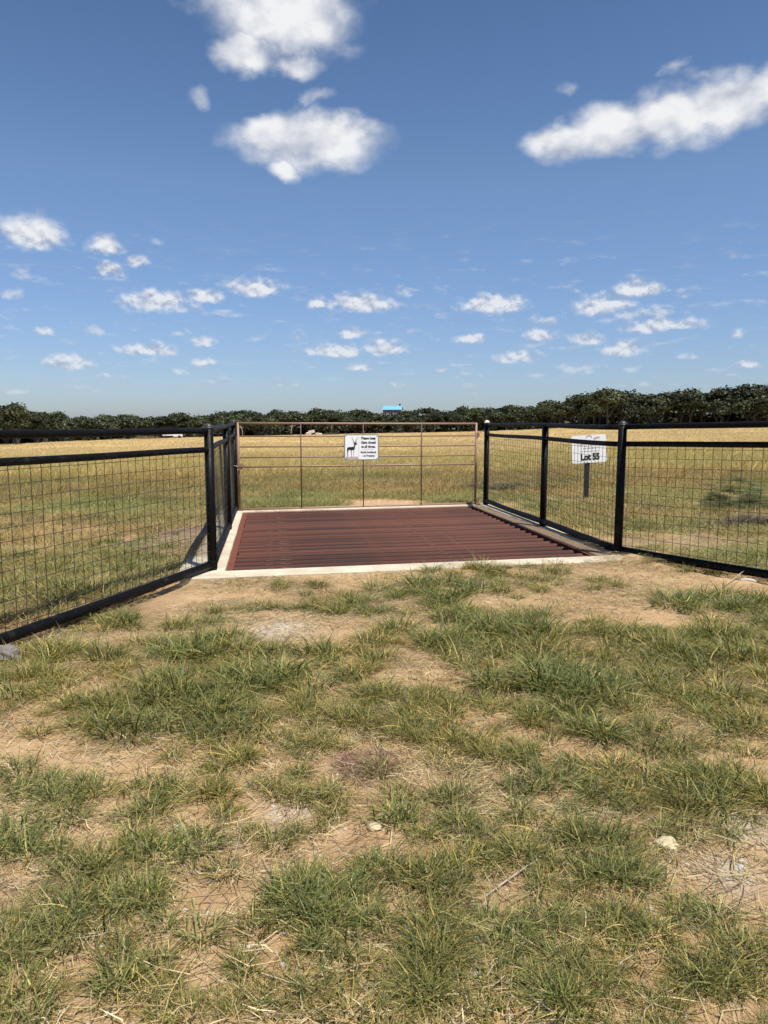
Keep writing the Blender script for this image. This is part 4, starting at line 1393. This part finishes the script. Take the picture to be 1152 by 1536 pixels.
def stick(name, a, b, za, zb, rad, label, seed, fork=None):
    (x0, y0), (x1, y1) = gpoint(*a), gpoint(*b)
    r = random.Random(seed)
    root = empty(name, (x0, y0, hz(x0, y0)))
    pts = []
    for k in range(7):
        t = k / 6
        pts.append((((x1 - x0) * t) + r.uniform(-.004, .004), ((y1 - y0) * t) + r.uniform(-.004, .004), za + (hz(x1, y1) - hz(x0, y0) + zb - za) * t + r.uniform(-.002, .002)))
    mb = MB(); mb.tube(pts, [rad * (1 - .6 * k / 6) for k in range(7)], 7)
    mb.build('stem', STRAWM, root)
    if fork:
        p = Vector(pts[fork[0]])
        mb = MB(); mb.tube([p, p + Vector(fork[1])], [rad * .7, rad * .3], 6); mb.build('twig', STRAWM, root)
    tag(root, label, 'stick')
stick('stick', (1088, 878), (1118, 866), .01, .13, .006, 'bare grey stick leaning on the right bottom rail', 2, (4, (.01, -.02, -.06)))
stick('stick', (728, 1345), (800, 1300), .012, .02, .004, 'thin pale stick on the soil between two tufts', 4, (3, (.04, .03, .01)))
stick('stick', (790, 1500), (835, 1530), .015, .02, .0035, 'pale dry stalk in the grass at the bottom edge', 5)
stick('stick', (365, 1235), (350, 1295), .01, .02, .0025, 'thin straw coloured stalk beside the bare soil patch', 6)

WEEDM = mat('weed', m_plainleaf)
def weed(name, px, py, parts, label, cat='weed', s=(1, 1, 1), lumps=0, spread=.5, lift=0.0):
    x, y = gpoint(px, py)
    if lumps:
        r = np.random.default_rng(int(px))
        out = []
        for k in range(lumps):
            a, q = r.random() * 6.28, math.sqrt(r.random()) * spread
            sc_ = r.uniform(.55, 1.1) * (1 - .45 * q / spread)
            for (v, qd, t, c) in parts:
                sel = v * np.array((sc_, sc_, sc_)) + np.array((math.cos(a) * q, math.sin(a) * q, lift * r.random() * (1 - .8 * q / spread)))
                out.append((sel, qd, t, c * r.uniform(.75, 1.25)))
        parts = out
    v, f, c = join(parts)
    me = np_mesh(name, v, f, WEEDM, False, {'col': c})
    o = link(bpy.data.objects.new(name, me))
    o.location = (x, y, hz(x, y)); o.scale = s
    tag(o, label, cat)
RED = np.array([(.15, .055, .045), (.20, .09, .07), (.11, .05, .04)])
DKW = np.array([(.05, .045, .03), (.09, .075, .05), (.13, .11, .08), (.06, .06, .03)])
BUSHG = np.array([(.07, .12, .03), (.10, .15, .04), (.05, .085, .025)])
weed('dead_weed', 550, 1150, [blades(700, .15, .03, .085, .0028, .3, 1.5, RED, BROWN, .25, 31, 3, outward=.5, tipdry=0)], 'low reddish brown dead weed in the middle of the grass')
weed('green_weed', 1104, 762, [blades(120, .12, .08, .26, .006, .1, 2.2, BUSHG * 1.9, OLIVE, .4, 32, 4, outward=.9, tipdry=.15, droop=.7)], 'bushy bright green weed behind the right wire fence', lumps=120, spread=.60, lift=.75)
weed('dead_brush', 1128, 786, [blades(200, .2, .16, .46, .008, .4, 1.5, DKW, BROWN, .3, 33, 3, outward=.5, tipdry=.15)], 'dark dead brush heaped in front of the bright green weed', lumps=22, spread=.75, s=(1.1, .8, 1))
weed('green_weed', 1012, 722, [blades(90, .12, .10, .30, .009, .2, 1.2, BUSHG, DKW, .4, 34, 3, tipdry=.1)], 'small dark green weed right of the lot sign', lumps=8, spread=.3)
weed('dead_brush', 1062, 730, [blades(90, .1, .10, .28, .009, .3, 1.3, DKW, BROWN, .5, 35, 3, tipdry=.1)], 'small round dark brush between the green weeds', lumps=7, spread=.22)
weed('dead_brush', 1020, 742, [blades(60, .12, .05, .13, .009, .4, 1.4, DKW, BUSHG, .3, 36, 3, tipdry=.1)], 'low dark streak of brush below the small green weed', lumps=12, spread=.36, s=(1.9, .6, 1))
weed('grey_weed', 768, 735, [blades(130, .16, .18, .50, .008, .2, 1.2, np.vstack([OLIVE * .6, DKW]), BUSHG, .35, 37, 3, outward=.4)], 'wide grey green weed patch behind the middle right post', lumps=40, spread=.75, s=(1.7, .8, 1))
weed('grey_weed', 848, 752, [blades(110, .14, .10, .26, .008, .5, 1.4, np.vstack([OLIVE * .6, DKW]), DRY, .3, 38, 3)], 'mounded grey green weed left of the lot sign post', lumps=14, spread=.5, s=(1.2, .8, 1.1))
weed('grey_weed', 842, 788, [blades(80, .12, .08, .18, .007, .4, 1.4, np.vstack([OLIVE * .7, GREENS]), DRY, .3, 39, 3)], 'low green weed in front of the mounded weed', lumps=8, spread=.35)
weed('grey_weed', 905, 722, [blades(90, .16, .12, .34, .009, .2, 1.2, np.vstack([BROWN, DKW]), OLIVE, .45, 40, 3, outward=.4)], 'brown weed patch standing around the lot sign', lumps=24, spread=1.1, s=(1.3, .6, 1))
weed('grey_weed', 610, 727, [blades(90, .16, .10, .26, .009, .3, 1.2, np.vstack([OLIVE * .6, BUSHG]), DRY, .3, 41, 3, outward=.4)], 'grey green weed patch seen through the gate below the notice', lumps=26, spread=1.3, s=(1.5, .6, 1))

# ------------------------------------------------------------------ live oaks
OAK = np.array([(.032, .042, .014), (.044, .054, .017), (.020, .028, .010), (.066, .072, .024), (.038, .041, .019)])
def make_crown(seed, w=4.6, h=5.2, base=2.0, n=3600, q=.29):
    r = np.random.default_rng(seed)
    nl = r.integers(12, 19)
    V, C, lobes = [], [], []
    for i in range(nl):
        a = r.random() * 6.28; d = w * .62 * math.sqrt(r.random())
        z = base + h * (.28 + .52 * r.random() * (1 - (d / w) ** 2 * .7))
        lobes.append((d * math.cos(a), d * math.sin(a), z, r.uniform(.7, 1.9)))
    lobes.append((0, 0, base + h * .66, 1.8))
    lobes = np.array(lobes)
    li = r.integers(0, len(lobes), n)
    dirv = r.normal(0, 1, (n, 3)); dirv /= np.linalg.norm(dirv, axis=1)[:, None]
    dirv[:, 2] = np.where(dirv[:, 2] < -.25, -dirv[:, 2] * .6, dirv[:, 2])
    rad = lobes[li, 3] * (1 - .55 * r.random(n) ** 2.2) * (1 + .18 * np.sin(dirv[:, 0] * 7 + li) * np.cos(dirv[:, 1] * 6))
    rad = rad * np.where(r.random(n) < .09, r.uniform(1.0, 1.38, n), 1.0)
    cen = lobes[li, :3] + dirv * rad[:, None] * np.array((1.15, 1.15, .80))
    nor = dirv + r.normal(0, .6, (n, 3)); nor /= np.linalg.norm(nor, axis=1)[:, None]
    t1 = np.cross(nor, np.array((0, 0, 1.0)) + r.normal(0, .2, (n, 3))); t1 /= np.linalg.norm(t1, axis=1)[:, None]
    t2 = np.cross(nor, t1)
    s = q * r.uniform(.5, 1.25, n)[:, None]
    k = np.stack([cen - t1 * s, cen + t2 * s * .75, cen + t1 * s, cen - t2 * s * .75], 1)
    k += r.normal(0, .05, k.shape)
    c = OAK[r.integers(0, len(OAK), n)] * r.uniform(.7, 1.3, (n, 1))
    c = np.repeat(c[:, None], 4, 1)
    f = (np.arange(n) * 4)[:, None] + np.array([0, 1, 2, 3])
    return k.reshape(-1, 3), f, c.reshape(-1, 3), lobes
def make_trunk(lobes, seed):
    r = random.Random(seed)
    mb = MB()
    ns = r.choice((1, 2, 2, 3))
    for s in range(ns):
        bx, by = r.uniform(-.5, .5) * (ns > 1), r.uniform(-.5, .5) * (ns > 1)
        a = r.random() * 6.28 if ns == 1 else 6.28 * s / ns + r.random()
        lean = .5 if ns == 1 else 1.0
        fork = Vector((bx + math.cos(a) * lean, by + math.sin(a) * lean, r.uniform(1.5, 2.3)))
        mb.tube([(bx, by, -1.0), (bx, by, .1), ((bx + fork.x) / 2 + r.uniform(-.15, .15), (by + fork.y) / 2, fork.z * .55), fork], [.30, .24, .20, .17], 8)
        for k in range(3 if ns == 1 else 2):
            lb = lobes[r.randrange(len(lobes))]
            e = Vector(lb[:3]); m = fork.lerp(e, .5) + Vector((r.uniform(-.3, .3), r.uniform(-.3, .3), .25))
            mb.tube([fork, m, e], [.14, .09, .04], 6)
    return mb
oak_src = []
for i in range(8):
    v, f, c, lobes = make_crown(40 + i, 4.2 + .35 * (i % 3), 5.0 + .5 * (i % 4), 1.7 + .2 * (i % 2))
    me = np_mesh('crown', v, f, LEAF, False, {'col': c})
    tk = make_trunk(lobes, 60 + i).build('trunk', BARK, None, False)
    oak_src.append((me, tk.data, float(v[:, 2].max())))

def top_px(px):
    """row of the tree tops in the photograph"""
    xs = [-120, 0, 12, 22, 45, 62, 100, 160, 200, 280, 340, 385, 420, 480, 540, 575, 620, 700, 745, 790, 820, 850, 885, 910, 932, 960, 1000, 1050, 1095, 1152, 1300]
    ys = [604, 607, 602, 600, 601, 611, 618, 620, 619, 617, 616, 612, 613, 612, 608, 612, 613, 606, 607, 605, 601, 590, 583, 581, 589, 592, 587, 584, 577, 579, 580]
    return np.interp(px, xs, ys)

def zone_label(px, row):
    for a, b, where in ZONES:
        if a <= px < b:
            if row == 0:
                k = count[where] = count.get(where, 0) + 1
                return f"front live oak {where}, {ordinals[min(k, 12) - 1]} from left", 'front live oaks ' + where
            return f"half hidden live oak behind the front ones {where}", 'hidden live oaks ' + where
ZONES = [(-999, 62, 'above the left end of the rail'), (62, 170, 'over the left rail'), (170, 310, 'behind the white truck'),
         (310, 452, 'over the gate latch side'), (452, 580, 'above the antelope notice'), (580, 722, 'over the gate hinge side'),
         (722, 825, 'over the right side fence'), (825, 945, 'above the lot sign'),
         (945, 1060, 'right of the tall dark clump'), (1060, 9999, 'at the far right end')]
rt = random.Random(3)
def oak(px, dist, height, si, label, group, wide=1.0):
    a = math.atan((px - CX) / FPX / CP)
    x, y = dist * math.sin(a), dist * math.cos(a)
    z = hz(x, y)
    crown_me, trunk_me, hh = oak_src[si]
    root = empty('oak_tree', (x, y, z), rt.random() * 6.28)
    s = height / hh
    sx = s * wide
    root.scale = (sx, sx, s)
    for nm, me in (('trunk', trunk_me), ('crown', crown_me)):
        o = link(bpy.data.objects.new(nm, me)); o.parent = root
    tag(root, label, 'tree', group)
    return x, y, z
def want_h(px, dist):
    a = math.atan((px - CX) / FPX / CP)
    x, y = dist * math.sin(a), dist * math.cos(a)
    d = y * CP
    return (.95 if px < 740 else 1.0) * (EYE - hz(x, y) + (HZ - top_px(px)) / FPX * dist * math.cos(a))
oak_px = []
ordinals = ['first', 'second', 'third', 'fourth', 'fifth', 'sixth', 'seventh', 'eighth', 'ninth', 'tenth', 'eleventh', 'twelfth']
count = {}
for row in range(3):
    px = -75.0 + row * 13
    while px < 1240:
        azd = math.degrees(math.atan((px - CX) / FPX / CP))
        R0_, _ = base_az(azd)
        dist = float(R0_) + row * 8 + rt.uniform(0, 5)
        h = float(want_h(px, dist))
        hh = h * (rt.uniform(.62, .98) if row == 0 else rt.uniform(.80, 1.08))
        lab, grp = zone_label(px, row)
        if not (578 < px < 602 and row > 0):
            oak(px, dist, max(4.0, hh), rt.randrange(8), lab, grp, rt.uniform(.9, 1.15))
            oak_px.append(px)
        px += rt.uniform(.75, 1.25) * 6.0 * FPX / dist
oak(30, 136, float(want_h(30, 136)) * 1.02, 3, 'tallest ragged oak rising over the left end of the fence', None, .75)
oak(905, 153, float(want_h(905, 153)), 6, 'tallest oak of the dark clump above the lot sign', None, 1.0)

# woodland behind, one mass
def woodland():
    xs, rz2, sc_, tn_ = [], [], [], []
    r = np.random.default_rng(9)
    for row in range(4):
        px = -640.0
        while px < 1800:
            azr = math.atan((px - CX) / FPX / CP)
            R0_, _ = base_az(math.degrees(azr))
            dist = float(R0_) + 28 + row * 10 + r.uniform(0, 5)
            x, y = dist * math.sin(azr), dist * math.cos(azr)
            h = float(want_h(px, dist))
            z = hz(x, y)
            xs.append((x, y, z - 1.2)); rz2.append(r.random() * 6.28)
            s = max(3.5, h * r.uniform(.76, .98) + 1.0) / 7.0
            sc_.append((s * 1.2, s * 1.2, s)); tn_.append((1, 1, 1))
            px += r.uniform(.8, 1.2) * 5.0 * FPX / dist
    srcs = []
    for i in range(3):
        v, f, c, lobes = make_crown(80 + i, 4.4, 7.6, -2.2, 2300, .42)
        # low boughs so that the mass closes towards the ground
        srcs.append(bpy.data.objects.new('wood_src', np_mesh('wood_src', v, f, LEAF, False, {'col': c * .8})))
    scatter('woodland', 'dark evergreen woodland closing the view behind the front oaks', None, srcs, xs, np.array(rz2), sc_, tn_)
woodland()

# dead pale snags, brush and rubble at the far edge of the field
def far_at(px, dist):
    a = math.atan((px - CX) / FPX / CP)
    x, y = dist * math.sin(a), dist * math.cos(a)
    return x, y, hz(x, y)
def snag(px, dist, h, label, seed):
    x, y, z = far_at(px, dist)
    r = random.Random(seed)
    root = empty('dead_tree', (x, y, z)); tag(root, label, 'dead tree')
    mb = MB()
    top = Vector((r.uniform(-.6, .6), 0, h))
    mb.tube([(0, 0, -.3), (r.uniform(-.2, .2), 0, h * .5), top], [.14, .10, .05], 6)
    mb.build('trunk', STRAWM, root)
    for k in range(4):
        p = Vector((0, 0, 0)).lerp(top, r.uniform(.4, .9))
        mb = MB(); mb.tube([p, p + Vector((r.uniform(-1.2, 1.2), r.uniform(-.4, .4), r.uniform(.2, .9)))], [.06, .02], 5)
        mb.build('branch', STRAWM, root)
snag(366, 222, 3.4, 'pale dead tree standing at the field edge just right of the gate latch', 1)
snag(438, 222, 3.6, 'pale dead trunk leaning at the field edge left of the first gate upright', 2)

def heap(name, px, dist, w_, h_, n, m_, label, cat, seed, big=.35):
    x, y, z = far_at(px, dist)
    r = random.Random(seed)
    root = empty(name, (x, y, z)); tag(root, label, cat)
    for k in range(n):
        s = r.uniform(.4, 1) * big
        a = r.uniform(-1, 1)
        mb = MB(); mb.box((0, 0, 0), (s * 1.4, s, s * .9), Matrix.Rotation(r.random() * 3, 3, 'Z') @ Matrix.Rotation(r.uniform(-.4, .4), 3, 'X'))
        o = mb.build('block', m_, root)
        o.location = (a * w_ / 2, r.uniform(-.6, .6), s * .3 + h_ * r.random() ** 1.5 * (1 - abs(a)))
LIME = simple('quarried stone', (.62, .50, .38), .9, 0, .3, 2, .4)
heap('stone_pile', 471, 218, 4.2, 1.3, 16, LIME, 'pile of pale limestone blocks at the far edge of the field', 'stone pile', 3, .95)
def brushpile(px, dist, w_, h_, label, seed, pal, n=420):
    x, y, z = far_at(px, dist)
    r = np.random.default_rng(seed)
    v, q, t, c = blades(n, 1.0, .3, 1.0, .05, .2, 1.3, pal, BROWN, .4, seed, 3, outward=.3, tipdry=.1)
    v = v * np.array((w_ / 2, 1.2, h_ * 1.1))
    me = np_mesh('brush_pile', v, [q, t], WEEDM, False, {'col': c})
    o = link(bpy.data.objects.new('brush_pile', me)); o.location = (x, y, z)
    tag(o, label, 'brush pile')
brushpile(228, 205, 5.5, 1.6, 'grey brown brush pile at the field edge left of the white truck', 51, np.vstack([BROWN, DKW]), 700)
brushpile(196, 200, 6, .9, 'low pale brush heap farther left along the field edge', 52, np.vstack([DRY, BROWN]))
brushpile(497, 222, 4.5, 1.3, 'dark brush pile beside the pale limestone blocks', 53, np.vstack([DKW, DKW]))

# ------------------------------------------------------------------ white pickup far off
x, y, z = far_at(263, 203)
truck = empty('pickup_truck', (x, y, z + .22), R(12)); truck.scale = (.97,) * 3
tag(truck, 'small white work truck parked at the far edge of the field', 'truck')
WPAINT = simple('white car paint', (.75, .76, .77), .3, 0, .04, 2, .02)
GLASSD = simple('dark glass', (.02, .025, .03), .1, 0, .1, 2, .02)
RUBBER = simple('tyre rubber', (.02, .02, .02), .8, 0, .1, 5, .1)
def prism(mb, prof, y0, y1):
    n = len(prof)
    mb.add([(a, y0, b) for a, b in prof] + [(a, y1, b) for a, b in prof],
           [tuple(range(n)), tuple(range(2 * n - 1, n - 1, -1))] + [(k, n + k, n + (k + 1) % n, (k + 1) % n) for k in range(n)])
mb = MB(); prism(mb, [(.2, .45), (2.65, .45), (2.72, .75), (2.62, 1.12), (1.5, 1.22), (1.05, 1.92), (.35, 1.95), (.22, 1.3)], -.95, .95)
mb.build('cab', WPAINT, truck)
mb = MB(); prism(mb, [(.42, 1.30), (1.36, 1.28), (1.02, 1.80), (.44, 1.82)], -.965, -.952); mb.build('window', GLASSD, truck)
mb = MB(); prism(mb, [(.42, 1.30), (1.36, 1.28), (1.02, 1.80), (.44, 1.82)], .952, .965); mb.build('window', GLASSD, truck)
mb = MB(); mb.add([(1.48, -.8, 1.26), (1.48, .8, 1.26), (1.10, .72, 1.86), (1.10, -.72, 1.86)], [(0, 1, 2, 3)]); mb.v = [(a + .03, b, c + .02) for a, b, c in mb.v]; mb.build('windscreen', GLASSD, truck)
mb = MB(); mb.box((-1.25, 0, .78), (2.7, 1.95, .14)); mb.box((-1.25, -.95, 1.02), (2.7, .06, .36)); mb.box((-1.25, .95, 1.02), (2.7, .06, .36)); mb.box((-2.6, 0, 1.02), (.06, 1.84, .36))
mb.build('truck_bed', WPAINT, truck)
mb = MB()
for xx in (-2.5, -1.7, -.9, -.05):
    for yy in (-.9, .9): mb.tube([(xx, yy, 1.18), (xx, yy, 1.72)], .03, 6)
for yy in (-.9, .9): mb.tube([(-2.5, yy, 1.72), (-.05, yy, 1.72)], .03, 6)
mb.build('rack', WPAINT, truck)
for xx in (-1.75, 1.85):
    for yy in (-.88, .88):
        mb = MB(); mb.tube([(xx, yy - .12, .40), (xx, yy + .12, .40)], .40, 18)
        wh = mb.build('wheel', RUBBER, truck)
        mb = MB(); mb.tube([(xx, yy + (.122 if yy > 0 else -.13), .40), (xx, yy + (.13 if yy > 0 else -.122), .40)], .2, 12); mb.build('rim', WIRE, wh)

# ------------------------------------------------------------------ house with a blue roof in the trees
HD = 292
x, y, z = far_at(589, HD)
ztop = EYE + (HZ - 609.3) / FPX * HD
house = empty('house', (x, y, z), R(-8))
tag(house, 'house with a bright blue roof showing above the far oaks', 'house')
BLUE = simple('bright blue roof', (.15, .38, .52), .6, 0, .15, .6, .05)
WALLT = simple('tan wall', (.38, .27, .20), .8, 0, .15, 1, .1)
HT = ztop - z
mb = MB()
w2, d2, ev = 3.6, 3.0, HT - 1.45
mb.box((0, 0, ev / 2), (2 * w2, 2 * d2, ev)); mb.build('wall', WALLT, house)
mb = MB(); mb.add([(w2 - .01, -d2, ev), (w2 - .01, d2, ev), (w2 - .01, 0, HT - .15), (-w2 + .01, -d2, ev), (-w2 + .01, d2, ev), (-w2 + .01, 0, HT - .15)], [(0, 1, 2), (5, 4, 3)]); mb.build('gable', WALLT, house)
mb = MB()
for sg in (-1, 1):
    mb.add([(-w2 - .4, sg * (d2 + .4), ev - .12), (w2 + .4, sg * (d2 + .4), ev - .12), (w2 + .0, 0, HT), (-w2 + .1, 0, HT),
            (-w2 - .4, sg * (d2 + .4), ev - .24), (w2 + .4, sg * (d2 + .4), ev - .24), (w2 + .0, 0, HT - .12), (-w2 + .1, 0, HT - .12)],
           [(0, 1, 2, 3), (7, 6, 5, 4), (0, 4, 5, 1), (0, 3, 7, 4), (1, 5, 6, 2)])
rf = mb.build('roof', BLUE, house)
mb = MB(); mb.box((2.8, .3, HT + .3), (.6, .6, 1.2)); mb.build('chimney', simple('dark flue', (.05, .05, .06), .6), rf)
for xx in (-2.6, 0, 2.6):
    mb = MB(); mb.box((xx, -d2 - .02, ev - 1.6), (1.1, .06, 1.3)); wf = mb.build('window', WPAINT, house)
    mb = MB(); mb.box((xx, -d2 - .06, ev - 1.6), (.9, .03, 1.1)); mb.build('pane', GLASSD, wf)
